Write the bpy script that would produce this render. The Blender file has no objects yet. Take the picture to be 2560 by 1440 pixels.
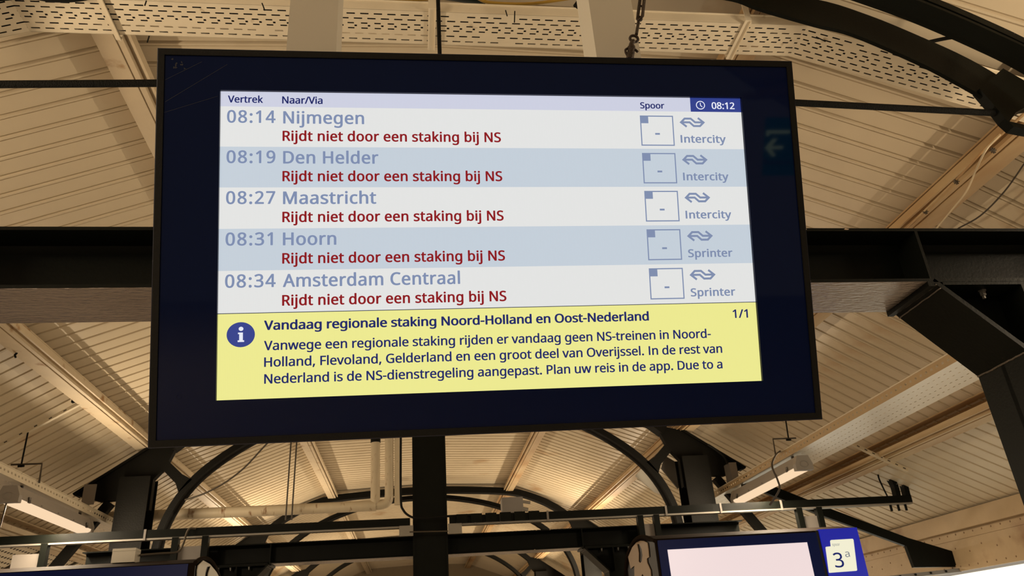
import bpy, math, random
from mathutils import Vector, Matrix
from mathutils.geometry import tessellate_polygon

# ------------------------------------------------------------------ scene, camera, world, exposure
scene = bpy.context.scene
COL = scene.collection
EYE = 1.65                                   # height of the photographer's phone above the platform
F_PX = 1937.08                               # focal length for a 2560 px wide frame
CR = Vector((0.99161848, -0.11247484, -0.06357833))
CU = Vector((0.00810496, -0.43696797, 0.89944055))
CF = Vector((0.12894613, 0.89241717, 0.4323939))
cam_data = bpy.data.cameras.new('camera')
cam_data.sensor_width = 36.0
cam_data.lens = F_PX / 2560.0 * 36.0
cam_data.clip_start = 0.05
cam_data.clip_end = 200
cam = bpy.data.objects.new('camera', cam_data)
COL.objects.link(cam)
m3 = Matrix((CR, CU, -CF)).transposed()
cam.matrix_world = Matrix.Translation((0, 0, EYE)) @ m3.to_4x4()
cam_data.dof.use_dof = True
cam_data.dof.focus_distance = 1.72
cam_data.dof.aperture_fstop = 16.0
scene.camera = cam

world = bpy.data.worlds.new('world')
scene.world = world
world.use_nodes = True
world.node_tree.nodes['Background'].inputs[0].default_value = (0.95, 0.80, 0.62, 1)
world.node_tree.nodes['Background'].inputs[1].default_value = 0.32
scene.view_settings.view_transform = 'Standard'
scene.view_settings.look = 'None'
scene.view_settings.exposure = 0.0
scene.view_settings.gamma = 1.0
scene.view_settings.use_curve_mapping = False
LAMP_W, SIDE = 142.0, 0.6                      # lamp power, share given to the added side light
LAMP = 0.95                                  # radiance of the fluorescent diffusers
WARM = (1.0, 0.72, 0.46)

def at(px, py, X=None, Y=None, Z=None):
    """the point of the station seen at a pixel of the 2560x1440 frame, on a plane X, Y or Z (Z above the platform)"""
    d = CR * ((px - 1280) / F_PX) + CU * (-(py - 720) / F_PX) + CF
    if Y is not None: t = Y / d.y
    elif X is not None: t = X / d.x
    else: t = (Z - EYE) / d.z
    return Vector((d.x * t, d.y * t, d.z * t + EYE))

# ------------------------------------------------------------------ materials
def s2l(c):
    return tuple((x / 12.92 if x <= 0.04045 else ((x + 0.055) / 1.055) ** 2.4) for x in c)
def rgb(r, g, b): return s2l((r / 255, g / 255, b / 255))

def mat(name, col, rough=0.5, metal=0.0, var=0.0, scale=8.0, bump=0.0, bscale=60.0, stain=None, sscale=3.0, slo=0.55, shi=0.75, spec=0.5, stretch=(1, 1, 1), detail=4):
    m = bpy.data.materials.new(name)
    m.use_nodes = True
    nt = m.node_tree; N = nt.nodes; L = nt.links
    b = N['Principled BSDF']
    b.inputs['Roughness'].default_value = rough
    b.inputs['Metallic'].default_value = metal
    b.inputs['Specular IOR Level'].default_value = spec
    b.inputs['Base Color'].default_value = (*col, 1)
    tc = N.new('ShaderNodeTexCoord'); mp = N.new('ShaderNodeMapping')
    L.new(tc.outputs['Object'], mp.inputs['Vector']); mp.inputs['Scale'].default_value = stretch
    out = None
    if var or stain:
        n1 = N.new('ShaderNodeTexNoise'); n1.inputs['Scale'].default_value = scale; n1.inputs['Detail'].default_value = detail
        L.new(mp.outputs[0], n1.inputs['Vector'])
        mx = N.new('ShaderNodeMix'); mx.data_type = 'RGBA'
        mx.inputs[6].default_value = (*[c * (1 - var) for c in col], 1)
        mx.inputs[7].default_value = (*[min(1, c * (1 + var * .6)) for c in col], 1)
        L.new(n1.outputs['Fac'], mx.inputs[0]); out = mx.outputs[2]
    if stain:
        n2 = N.new('ShaderNodeTexNoise'); n2.inputs['Scale'].default_value = sscale; n2.inputs['Detail'].default_value = 6
        L.new(mp.outputs[0], n2.inputs['Vector'])
        rp = N.new('ShaderNodeValToRGB'); rp.color_ramp.elements[0].position = slo; rp.color_ramp.elements[1].position = shi
        L.new(n2.outputs['Fac'], rp.inputs[0])
        m2 = N.new('ShaderNodeMix'); m2.data_type = 'RGBA'
        L.new(rp.outputs[0], m2.inputs[0]); L.new(out, m2.inputs[6]); m2.inputs[7].default_value = (*stain, 1); out = m2.outputs[2]
    if out: L.new(out, b.inputs['Base Color'])
    if bump:
        n3 = N.new('ShaderNodeTexNoise'); n3.inputs['Scale'].default_value = bscale; n3.inputs['Detail'].default_value = 5
        L.new(mp.outputs[0], n3.inputs['Vector'])
        bp = N.new('ShaderNodeBump'); bp.inputs['Strength'].default_value = bump; bp.inputs['Distance'].default_value = 0.01
        L.new(n3.outputs['Fac'], bp.inputs['Height']); L.new(bp.outputs[0], b.inputs['Normal'])
    return m

def emis(name, col, strength=1.0, gloss=False, tex=0.0):
    m = bpy.data.materials.new(name); m.use_nodes = True
    N = m.node_tree.nodes; L = m.node_tree.links
    b = N['Principled BSDF']
    b.inputs['Base Color'].default_value = (0.01, 0.01, 0.012, 1)
    b.inputs['Roughness'].default_value = 0.3
    b.inputs['Specular IOR Level'].default_value = 0.5 if gloss else 0.0
    b.inputs['Emission Color'].default_value = (*col, 1)
    b.inputs['Emission Strength'].default_value = strength
    if tex:                                   # fine pixel columns of the liquid crystal screen
        tc = N.new('ShaderNodeTexCoord'); w = N.new('ShaderNodeTexWave'); w.inputs['Scale'].default_value = 85
        w.wave_type = 'BANDS'; w.bands_direction = 'X'
        L.new(tc.outputs['Object'], w.inputs['Vector'])
        mx = N.new('ShaderNodeMix'); mx.data_type = 'RGBA'
        mx.inputs[6].default_value = (*[c * (1 - tex) for c in col], 1); mx.inputs[7].default_value = (*[min(1, c * (1 + tex * .5)) for c in col], 1)
        L.new(w.outputs['Fac'], mx.inputs[0]); L.new(mx.outputs[2], b.inputs['Emission Color'])
    return m

CREAM = (0.68, 0.575, 0.41)
M = dict(
    board=mat('cream_painted_sheet', CREAM, 0.42, var=0.10, scale=2.0, bump=0.05, bscale=30, stain=(0.42, 0.22, 0.075), sscale=1.3, slo=0.62, shi=0.82, detail=6),
    roof_back=mat('grey_roof_deck', (0.30, 0.24, 0.16), 0.8, var=0.1),
    purlin=mat('cream_painted_steel', (0.66, 0.54, 0.37), 0.5, var=0.12, scale=6, bump=0.15, bscale=40, stain=(0.34, 0.17, 0.05), sscale=5, slo=0.60, shi=0.72),
    rustpurlin=mat('rust_stained_cream_steel', (0.56, 0.42, 0.24), 0.55, var=0.15, scale=6, bump=0.15, bscale=40, stain=(0.38, 0.20, 0.07), sscale=2.2, slo=0.38, shi=0.68, stretch=(1, .35, 1)),
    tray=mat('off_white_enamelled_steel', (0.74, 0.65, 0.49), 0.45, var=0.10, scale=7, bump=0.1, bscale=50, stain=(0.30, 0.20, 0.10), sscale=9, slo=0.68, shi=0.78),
    blacksteel=mat('black_green_painted_steel', (0.0042, 0.0050, 0.0036), 0.42, spec=0.10, var=0.25, scale=5, bump=0.08, bscale=90),
    beamunder=mat('worn_black_paint_with_lit_sheen', (0.36, 0.31, 0.28), 0.24, metal=0.65, var=0.3, scale=5, bump=0.5, bscale=70, stretch=(0.35, 1, 1)),  # pale metallic tone paints the bright reflection under the black beam
    weld=mat('chipped_weld_bead', (0.10, 0.08, 0.06), 0.5, var=0.5, scale=60, bump=0.6, bscale=200),
    chip=mat('chipped_pale_paint', (0.45, 0.33, 0.22), 0.7, var=0.3, scale=30),
    bolt=mat('galvanised_bolt', (0.20, 0.19, 0.17), 0.4, metal=0.7, var=0.2, scale=40),
    truss=mat('dull_black_ironwork', (0.0052, 0.0048, 0.0036), 0.6, spec=0.10, var=0.3, scale=6, bump=0.3, bscale=60),
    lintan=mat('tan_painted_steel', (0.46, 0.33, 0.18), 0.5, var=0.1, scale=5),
    glaretray=mat('off_white_steel_with_glare', (0.80, 0.74, 0.62), 0.22, var=0.06, scale=7, bump=0.1, bscale=18, stretch=(1, 6, 1)),  # whiter than the tray sides: glare on the underside put into the colour
    rod=mat('sooty_black_rod', (0.006, 0.006, 0.005), 0.8, spec=0.1, var=0.4, scale=30, bump=0.8, bscale=150),
    cable=mat('black_rubber_cable', (0.005, 0.005, 0.004), 0.7, spec=0.15),
    greycable=mat('grey_brown_cable', (0.055, 0.042, 0.027), 0.6),
    creamcable=mat('cream_cable', (0.6, 0.5, 0.34), 0.5),
    post=mat('white_powder_coated_steel', (0.62, 0.585, 0.50), 0.45, var=0.04, scale=3, bump=0.04, bscale=90),
    frame=mat('matt_charcoal_frame', (0.0065, 0.006, 0.0045), 0.55, spec=0.2, var=0.2, scale=20, bump=0.1, bscale=200),
    framelip=mat('scuffed_navy_edge', (0.008, 0.009, 0.028), 0.3, var=0.3, scale=8, stain=(0.16, 0.15, 0.17), sscale=28, slo=0.66, shi=0.74),
    glass=mat('navy_backed_glass', (0.0022, 0.0072, 0.046), 0.035, var=0.12, scale=2.5, spec=0.14),
    black=mat('black_gasket', (0.002, 0.002, 0.002), 0.7),
    casing=mat('navy_casing', (0.006, 0.009, 0.045), 0.35),
    lamp_body=mat('grey_polycarbonate', (0.33, 0.30, 0.265), 0.4, var=0.08, scale=8),
    lamp_clip=mat('dark_steel_clip', (0.06, 0.05, 0.04), 0.5, metal=0.4),
    pipe=mat('cream_painted_pipe', (0.62, 0.52, 0.36), 0.4, var=0.12, scale=4, stain=(0.22, 0.10, 0.035), sscale=6, slo=0.60, shi=0.74, stretch=(3, 1, 1)),
    galv=mat('galvanised_steel', (0.27, 0.25, 0.215), 0.45, metal=0.3, var=0.1, scale=10),
    greyplate=mat('grey_painted_plate', (0.19, 0.17, 0.15), 0.5, var=0.1, scale=8),
    chain=mat('rusted_chain_steel', (0.035, 0.022, 0.015), 0.35, metal=0.6, var=0.5, scale=120, bump=0.5, bscale=300),
    signcase=mat('brown_black_sign_case', (0.014, 0.009, 0.006), 0.75, spec=0.05, var=0.3, scale=3),
    signface=mat('navy_sign_glass', (0.005, 0.014, 0.115), 0.35, spec=0.1, var=0.1, scale=2),
    capface=mat('tan_sign_end_panel', (0.36, 0.26, 0.17), 0.45, var=0.06, scale=5),
    capdark=mat('dark_sign_end_frame', (0.010, 0.009, 0.010), 0.4),
    girder=mat('tan_painted_riveted_girder', (0.50, 0.37, 0.22), 0.5, var=0.15, scale=4, bump=0.25, bscale=30, stain=(0.27, 0.15, 0.08), sscale=2.2, slo=0.55, shi=0.8),
    rivet=mat('dark_tan_rivet', (0.24, 0.15, 0.08), 0.5),
    platform=mat('grey_platform_paving', (0.42, 0.38, 0.33), 0.7, var=0.15, scale=3, bump=0.1),
    ylw=mat('yellow_cable_sheath', (0.60, 0.36, 0.05), 0.5),
    green=mat('dark_green_pipe', (0.006, 0.018, 0.014), 0.5),
    lampglow=emis('fluorescent_diffuser', WARM, LAMP),
    lightbox=emis('cream_light_box', (1.0, 0.93, 0.72), 1.5),
    boxline=mat('thin_brown_divider', (0.2, 0.12, 0.04), 0.6),
    s_white=emis('screen_white', rgb(226, 227, 226), 1, True, 0.025),
    s_blue=emis('screen_pale_blue', rgb(195, 206, 217), 1, True, 0.025),
    s_head=emis('screen_header_lilac', rgb(204, 207, 225), 1, True, 0.03),
    s_yellow=emis('screen_yellow', rgb(236, 233, 144), 1, True, 0.025),
    s_navy=emis('screen_clock_blue', rgb(42, 60, 138), 1, True),
    t_slate=emis('text_slate_blue', rgb(127, 142, 176), 1),
    t_slate2=emis('text_slate_grey_blue', rgb(128, 142, 174), 1),
    t_red=emis('text_dark_red', rgb(142, 24, 30), 1),
    t_navy=emis('text_navy', rgb(32, 41, 104), 1),
    t_white=emis('text_white', rgb(232, 234, 246), 1),
    t_line=emis('thin_navy_rule', rgb(60, 66, 84), 1),
    p_screen=emis('pink_white_screen', rgb(238, 218, 217), 1, True),
    p_blue=emis('backlit_blue_panel', rgb(8, 24, 150), 1, True),
    p_card=emis('backlit_cream_card', rgb(240, 236, 208), 1, True),
    p_text=emis('platform_number_navy', rgb(22, 32, 100), 1),
    p_grey=emis('platform_letter_grey', rgb(112, 118, 130), 1),
    exit_green=emis('exit_sign_green', (0.0, 0.055, 0.045), 4.0),
    exit_mark=emis('exit_sign_mark', (0.75, 0.95, 0.55), 2.0),
)

# ------------------------------------------------------------------ mesh builder
class MB:
    def __init__(s): s.v = []; s.f = []; s.sm = []
    def add(s, vs, fs, smooth=False):
        o = len(s.v); s.v += [Vector(v) for v in vs]; s.f += [tuple(i + o for i in f) for f in fs]; s.sm += [smooth] * len(fs)
        return s
    def box(s, a, b):
        x0, y0, z0 = [min(a[i], b[i]) for i in range(3)]; x1, y1, z1 = [max(a[i], b[i]) for i in range(3)]
        return s.add([(x0,y0,z0),(x1,y0,z0),(x1,y1,z0),(x0,y1,z0),(x0,y0,z1),(x1,y0,z1),(x1,y1,z1),(x0,y1,z1)],
                     [(3,2,1,0),(4,5,6,7),(0,1,5,4),(1,2,6,5),(2,3,7,6),(3,0,4,7)])
    def sweep(s, p0, p1, prof, up=(0, 0, 1), smooth=False, cap=True):
        """extrude a 2-D profile (side, up) from p0 to p1"""
        p0 = Vector(p0); p1 = Vector(p1); d = (p1 - p0).normalized(); u = Vector(up)
        sd = d.cross(u).normalized(); u = sd.cross(d).normalized(); n = len(prof)
        vs = [p + sd * a + u * b for p in (p0, p1) for a, b in prof]
        s.add(vs, [(i, (i + 1) % n, n + (i + 1) % n, n + i) for i in range(n)], smooth)
        if cap: s.add(vs, [tuple(range(n))[::-1], tuple(range(n, 2 * n))])
        return s
    def bar(s, p0, p1, w, h, up=(0, 0, 1)):
        return s.sweep(p0, p1, [(-w/2,-h/2),(w/2,-h/2),(w/2,h/2),(-w/2,h/2)], up)
    def ibeam(s, p0, p1, H, B, tw, tf, up=(0, 0, 1)):
        return s.sweep(p0, p1, [(-B/2,-H/2),(B/2,-H/2),(B/2,-H/2+tf),(tw/2,-H/2+tf),(tw/2,H/2-tf),(B/2,H/2-tf),(B/2,H/2),(-B/2,H/2),(-B/2,H/2-tf),(-tw/2,H/2-tf),(-tw/2,-H/2+tf),(-B/2,-H/2+tf)], up)
    def tube(s, pts, r, n=10, closed=False):
        pts = [Vector(p) for p in pts]; m = len(pts); rings = []; u = None
        for i, p in enumerate(pts):
            if closed: d = (pts[(i + 1) % m] - pts[i - 1]).normalized()
            else: d = ((pts[min(i + 1, m - 1)] - pts[max(i - 1, 0)])).normalized()
            if u is None: u = d.orthogonal().normalized()
            else: u = (u - d * u.dot(d)).normalized()
            w = d.cross(u)
            rings.append([p + (u * math.cos(2*math.pi*k/n) + w * math.sin(2*math.pi*k/n)) * r for k in range(n)])
        vs = [v for rg in rings for v in rg]; fs = []
        for i in range(m if closed else m - 1):
            j = (i + 1) % m
            fs += [(i*n+k, i*n+(k+1) % n, j*n+(k+1) % n, j*n+k) for k in range(n)]
        s.add(vs, fs, True)
        if not closed: s.add(vs, [tuple(range(n))[::-1], tuple(range((m-1)*n, m*n))])
        return s
    def poly(s, loops, f0, f1=None):
        """filled polygon with holes; f0/f1 map (a,b) to the two sides of the plate"""
        flat = [p for l in loops for p in l]
        tri = tessellate_polygon([[Vector((a, b, 0)) for a, b in l] for l in loops])
        A = [f0(a, b) for a, b in flat]
        if f1 is None: return s.add(A, [tuple(t) for t in tri])
        B = [f1(a, b) for a, b in flat]; n = len(flat)
        s.add(A + B, [tuple(t) for t in tri] + [tuple(n + i for i in t[::-1]) for t in tri])
        o = 0
        for l in loops:
            k = len(l); s.add(A[o:o+k] + B[o:o+k], [(i, (i+1) % k, k+(i+1) % k, k+i) for i in range(k)]); o += k
        return s
    def build(s, name, material, parent=None, kind=None):
        me = bpy.data.meshes.new(name)
        if parent is None:
            xs = [v.x for v in s.v]; ys = [v.y for v in s.v]; zs = [v.z for v in s.v]
            org = Vector(((min(xs)+max(xs))/2, (min(ys)+max(ys))/2, min(zs)))
        else: org = wloc(parent)
        me.from_pydata([tuple(v - org) for v in s.v], [], s.f); me.update()
        me.polygons.foreach_set('use_smooth', s.sm)
        me.materials.append(M[material] if isinstance(material, str) else material)
        o = bpy.data.objects.new(name, me); COL.objects.link(o)
        if parent is None: o.location = org
        else: o.parent = parent
        if kind: o['kind'] = kind
        return o

def wloc(o):
    v = Vector((0, 0, 0))
    while o is not None: v += o.location; o = o.parent
    return v
def tag(o, label=None, cat=None, group=None, kind=None):
    if label: o['label'] = label
    if cat: o['category'] = cat
    if group: o['group'] = group
    if kind: o['kind'] = kind
    return o
def empty(name, loc, label=None, cat=None, group=None, kind=None):
    o = bpy.data.objects.new(name, None); COL.objects.link(o); o.location = loc; o.empty_display_size = 0.1
    return tag(o, label, cat, group, kind)
def copy_tree(o, delta=(0, 0, 0), parent=None):
    c = o.copy(); COL.objects.link(c); c.parent = parent
    if parent is None: c.location = o.location + Vector(delta)
    for ch in o.children: copy_tree(ch, (0, 0, 0), c)
    return c
def arc(c, r, a0, a1, n): return [(c[0] + r*math.cos(a0+(a1-a0)*i/n), c[1] + r*math.sin(a0+(a1-a0)*i/n)) for i in range(n + 1)]
def cr(pts, per=6):
    """smooth curve through 2-D or 3-D points"""
    P = [Vector(p) for p in pts]; out = []
    for i in range(len(P) - 1):
        a = P[max(i-1, 0)]; b = P[i]; c = P[i+1]; d = P[min(i+2, len(P)-1)]
        for k in range(per):
            t = k / per
            out.append(0.5*((2*b) + (c-a)*t + (2*a-5*b+4*c-d)*t*t + (3*b-a-3*c+d)*t**3))
    return out + [P[-1]]
ZR = EYE                                      # "relative" heights below are measured from the eye
XC = 0.20                                     # centre line of the platform canopy
Y1, BAY = 2.54, 7.24                          # first portal, bay length
random.seed(4)
# ------------------------------------------------------------------ platform
MB().box((-9, -10, -0.3), (9.5, 34, 0)).build('floor', 'platform', kind='structure')

# ------------------------------------------------------------------ roof: ribbed cream sheet boards between the purlins
prof = [(0.0, 3.70), (1.985, 3.63), (3.705, 2.98), (5.30, 2.02), (6.75, 1.31)]
ceiling = empty('ceiling', (XC, 0, 0), kind='structure')
PITCH = 0.187
cross = [(0.0, 0.0), (0.137, 0.0), (0.140, 0.026), (0.151, 0.026), (0.155, -0.008), (0.171, -0.008), (0.174, 0.026), (0.184, 0.026), (0.187, 0.0)]
segs = []
for sgn in (-1, 1):
    for (x0, z0), (x1, z1) in zip(prof, prof[1:]): segs.append(((XC + sgn*x0, z0 + ZR), (XC + sgn*x1, z1 + ZR)))
def board_faces(mb, a, b, y):
    dx, dz = b[0]-a[0], b[1]-a[1]; L = math.hypot(dx, dz); nx, nz = -dz/L, dx/L
    if nz < 0: nx, nz = -nx, -nz
    vs = []
    for cy, cz in cross:
        for p in (a, b): vs.append((p[0] + nx*cz, y + cy, p[1] + nz*cz))
    fs = []
    for i in range(len(cross) - 1):
        q = (2*i, 2*i+1, 2*i+3, 2*i+2)
        fs.append(q if dx > 0 else q[::-1])
    mb.add(vs, fs)
Y_NEAR, N_NEAR = 1.9, 37
for a, b in segs:
    mb = MB(); board_faces(mb, a, b, 0)
    p0 = mb.build('roof_board', 'board', ceiling)
    p0.location = (0, Y_NEAR, 0)
    for k in range(1, N_NEAR):
        c = p0.copy(); COL.objects.link(c); c.location = (0, Y_NEAR + k*PITCH, 0)
far = MB()
for a, b in segs:
    y = Y_NEAR + N_NEAR*PITCH
    while y < 33: board_faces(far, a, b, y); y += PITCH
    y = Y_NEAR - PITCH
    while y > -9: board_faces(far, a, b, y); y -= PITCH
far.build('roof_boards_beyond', 'board', ceiling, kind='stuff')
deck = MB()
for a, b in segs:
    deck.add([(a[0], -9.2, a[1]+.03), (b[0], -9.2, b[1]+.03), (b[0], 33.2, b[1]+.03), (a[0], 33.2, a[1]+.03),
              (a[0], -9.2, a[1]+.09), (b[0], -9.2, b[1]+.09), (b[0], 33.2, b[1]+.09), (a[0], 33.2, a[1]+.09)],
             [(0,1,2,3),(7,6,5,4),(0,4,5,1),(1,5,6,2),(2,6,7,3),(3,7,4,0)])
deck.build('roof_deck', 'roof_back', ceiling)

MB().box((-8, 33, 0), (8.5, 33.2, 5.4)).build('wall_far', 'roof_back', kind='structure')
# ------------------------------------------------------------------ purlins running along the platform
def purlin(name, xx, zbot, ztop, B, material, label, lip=True):
    x = XC + xx; s = 1 if xx > 0 else -1
    r = empty(name, (x, 10, zbot + ZR), label, 'beam', 'roof purlins along the platform')
    MB().bar((x, -9, zbot+ZR+.006), (x, 33, zbot+ZR+.006), B, .012).build('bottom_flange', material, r)
    w = MB().bar((x+s*B*.28, -9, (zbot+ztop)/2+ZR+.006), (x+s*B*.28, 33, (zbot+ztop)/2+ZR+.006), .012, ztop-zbot-.012)
    w.build('web', material, r)
    if lip:
        MB().bar((x-s*B*.72, -9, zbot+ZR+.028), (x-s*B*.72, 33, zbot+ZR+.028), .035, .05).build('edge_angle', material, r)
        MB().bar((x-s*B*1.15, -9, zbot+ZR+.055), (x-s*B*1.15, 33, zbot+ZR+.055), .018, .06).build('packing_strip', material, r)
    MB().bar((x, -9, ztop+ZR-.012), (x, 33, ztop+ZR-.012), B*1.2, .014).build('top_flange', material, r)
    return r
purlin('roof_purlin', -1.985, 3.45, 3.61, .12, 'purlin', 'cream roof purlin descending behind the upper left corner of the display')
purlin('roof_purlin', 1.985, 3.45, 3.61, .12, 'rustpurlin', 'rust-stained cream roof purlin right of the central black column')
purlin('roof_purlin', -3.70, 2.78, 2.965, .15, 'purlin', 'wide cream roof purlin running from the left edge to the left arched truss')
purlin('roof_purlin', 3.70, 2.78, 2.965, .15, 'rustpurlin', 'orange-stained roof purlin with a loose pale cable at the upper right edge')
purlin('roof_purlin', -5.30, 1.80, 2.03, .17, 'purlin', 'low cream purlin behind the lamp at the left edge')
purlin('roof_purlin', 5.30, 1.80, 2.03, .17, 'rustpurlin', 'deep brown-streaked purlin below the steel knee at the right edge')
# riveted eaves girder on the right
g = empty('eaves_girder', (6.95, 10, .69+ZR), 'tan riveted plate girder along the eaves at the lower right', 'beam')
gx = 6.93
MB().box((gx, -9, .66+ZR), (gx+.02, 33, 1.30+ZR)).build('web_plate', 'girder', g)
MB().box((gx-.012, -9, 1.03+ZR), (gx, 33, 1.13+ZR)).build('upper_angle', 'girder', g)
MB().box((gx-.10, -9, 1.13+ZR), (gx+.12, 33, 1.15+ZR)).box((gx-.10, -9, 1.15+ZR), (gx-.085, 33, 1.34+ZR)).build('top_flange', 'girder', g)
MB().box((gx-.012, -9, .66+ZR), (gx, 33, .74+ZR)).build('lower_angle', 'girder', g)
def rivet_mesh():
    mb = MB(); n = 8
    rings = [(0.0, .013), (.006, .012), (.011, .006)]
    vs = [(-h, r*math.cos(2*math.pi*k/n), r*math.sin(2*math.pi*k/n)) for h, r in rings for k in range(n)] + [(-.012, 0, 0)]
    fs = [(i*n+k, i*n+(k+1) % n, (i+1)*n+(k+1) % n, (i+1)*n+k) for i in range(2) for k in range(n)] + [(2*n+k, 2*n+(k+1) % n, 3*n) for k in range(n)]
    mb.add(vs, fs, True); return mb
mb = rivet_mesh(); rv = mb.build('rivet', 'rivet', None); rv.parent = g; rv.location = (-.02, 0, 0)
rmesh_first = True
k = 0
for row, (zz, dy, off) in enumerate([(1.08, .17, 0), (.70, .17, .085), (.92, .51, .1), (.86, .51, .35)]):
    y = 7.6 + off
    while y < 12.4:
        c = rv if k == 0 else rv.copy()
        if k: COL.objects.link(c); c.parent = g
        c.location = (gx - .0125 - 6.95 + (0 if row < 2 else .012), y - 10, zz - .69); k += 1; y += dy
# left eaves girder (partly seen low at the left)
gl = empty('eaves_girder', (-6.55, 10, .69+ZR), 'cream eaves girder beyond the lamps at the lower left', 'beam')
MB().box((-6.55, -9, .66+ZR), (-6.53, 33, 1.30+ZR)).build('web_plate', 'girder', gl)
MB().box((-6.6, -9, 1.13+ZR), (-6.40, 33, 1.15+ZR)).build('top_flange', 'girder', gl)
# glowing light box under the right eaves girder
lb = empty('light_box', (7.02, 9, .2+ZR), 'long glowing cream light box at the lower right corner, under the riveted girder', 'light')
MB().box((6.99, 1, -.5+ZR), (7.06, 20, .63+ZR)).build('glowing_panel', 'lightbox', lb)
MB().box((6.98, 1, .40+ZR), (6.99, 20, .415+ZR)).build('divider_strip', 'boxline', lb)

# ------------------------------------------------------------------ steel portal frames
def stiff_bolt(parent, p):
    mb = MB(); n = 6
    for r, z0, z1 in ((.016, 0, -.006), (.0115, -.006, -.022), (.007, -.022, -.034)):
        vs = [(p[0]+r*math.cos(2*math.pi*k/n), p[1]+r*math.sin(2*math.pi*k/n), p[2]+z) for z in (z0, z1) for k in range(n)]
        mb.add(vs, [(k, (k+1) % n, n+(k+1) % n, n+k) for k in range(n)] + [tuple(range(n)), tuple(range(n, 2*n))])
    mb.build('bolt', 'bolt', parent)
ZB, ZT = 1.176+ZR, 1.406+ZR
def portal(y, half, label, column=False, detail=True):
    r = empty('portal_frame', (XC, y, ZB), label, 'steel frame', 'black steel portal frames')
    W = .278
    MB().box((XC-3.9, y-W/2, ZT-.013), (XC+3.9, y+W/2, ZT)).build('top_flange', 'blacksteel', r)
    MB().box((XC-3.9, y-.006, ZB+.013), (XC+3.9, y+.006, ZT-.013)).build('web', 'blacksteel', r)
    fil = MB()
    for zz, sg in ((ZB+.013, 1), (ZT-.013, -1)):
        fil.add([(XC-3.9, y-.006, zz+sg*.022), (XC+3.9, y-.006, zz+sg*.022), (XC+3.9, y-.028, zz), (XC-3.9, y-.028, zz)], [(0, 1, 2, 3) if sg < 0 else (3, 2, 1, 0)], True)
    fil.build('weld_fillet', 'blacksteel', r)
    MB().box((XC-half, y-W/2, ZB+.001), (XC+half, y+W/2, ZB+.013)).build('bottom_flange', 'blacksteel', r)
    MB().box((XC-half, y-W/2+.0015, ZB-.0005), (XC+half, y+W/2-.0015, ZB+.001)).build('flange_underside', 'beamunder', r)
    for s in (-1, 1):
        o = MB().box((XC+s*half, y-W/2, ZB-.002), (XC+s*3.9, y+W/2, ZB+.013)).build('outer_flange', 'blacksteel', r)
        xh = XC + s*half
        # stiffener plates either side of the web
        st = MB().box((xh-.006, y-W/2, ZB+.013), (xh+.006, y+W/2, ZT-.013)); st.build('stiffener_plate', 'blacksteel', r)
        st = MB().box((xh+s*.74, y-W/2, ZB+.013), (xh+s*.74+.012, y+W/2, ZT-.013)); st.build('stiffener_plate', 'blacksteel', r)
        # knee: sloping bottom flange, web behind it, then the raking leg
        d = .285
        k0 = Vector((xh, y, ZB)); k1 = Vector((xh+s*d, y, ZB-d)); k2 = Vector((xh+s*(d+.03), y, -0.0))
        nrm = Vector((s*.7071, 0, .7071))
        kp = MB().sweep(k0, k1, [(-W/2, 0), (W/2, 0), (W/2, .018), (-W/2, .018)], up=nrm); kp.build('knee_plate', 'blacksteel', r)
        en = MB().box((xh-s*.022, y-W/2-.002, ZB-.020), (xh+s*.004, y+W/2+.002, ZB)); en.build('knee_toe', 'blacksteel', r)
        lg = MB().sweep(k1, k2, [(-W/2, 0), (W/2, 0), (W/2, .018), (-W/2, .018)], up=(s, 0, 0)); lg.build('leg_flange', 'blacksteel', r)
        MB().sweep(k1+Vector((s*.30, 0, 0)), k2+Vector((s*.30, 0, 0)), [(-W/2, 0), (W/2, 0), (W/2, .018), (-W/2, .018)], up=(s, 0, 0)).build('leg_flange', 'blacksteel', r)
        MB().poly([[(xh+s*.02, ZB), (xh+s*d, ZB-d), (k2.x, 0), (k2.x+s*.3, 0), (xh+s*(d+.3), ZB-d), (xh+s*(d+.3), ZB)]],
                  lambda a, b: (a, y+.01, b), lambda a, b: (a, y-.01, b)).build('leg_web', 'blacksteel', r)
        pl = MB().box((xh+s*.04, y-W/2, ZB-.014), (xh+s*.62, y+W/2, ZB-.001)); pl.build('end_plate', 'blacksteel', r)
        MB().box((xh+s*.36, y-W/2, ZB-.28), (xh+s*.372, y-.01, ZB-.014)).build('gusset_plate', 'blacksteel', r)
        if detail:
            for bx in (.235, .44, .66):
                for by in (-.085, .085):
                    if bx == .235 or by < 0: stiff_bolt(r, (xh+s*bx, y+by, ZB-.014))
            wd = MB()
            for off in (.012, .026):
                pts = [k0 + Vector((s*off, -W/2+W*t/14, -off)) + nrm*(-.002) + Vector((random.uniform(-.001, .001), 0, random.uniform(-.001, .001))) for t in range(15)]
                wd.tube(pts, .0028, 6).build('weld_bead', 'weld', r); wd = MB()
            pts = [k1 + Vector((0, -W/2+W*t/14, 0)) + Vector((-s*.002, 0, random.uniform(-.0015, .0015))) for t in range(15)]
            wd.tube(pts, .0042, 6); wd.build('weld_bead', 'weld', r)
    if detail:                                   # little scars of pale paint along the flange edges
        for cx, cz in ((1.245, ZB+.006), (1.28, ZT-.004), (-.93, ZT-.005), (-.86, ZT-.005), (1.45, ZT-.004)):
            n = 7; c = (XC+cx-.2+.2, y-W/2-.0008, cz); rr = [random.uniform(.003, .008) for _ in range(n)]
            MB().add([(c[0]+rr[k]*1.6*math.cos(2*math.pi*k/n), c[1], c[2]+rr[k]*.6*math.sin(2*math.pi*k/n)) for k in range(n)]+[(c[0], c[1]-.001, c[2])],
                     [(k, (k+1) % n, n) for k in range(n)]).build('paint_chip', 'chip', r)
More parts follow.
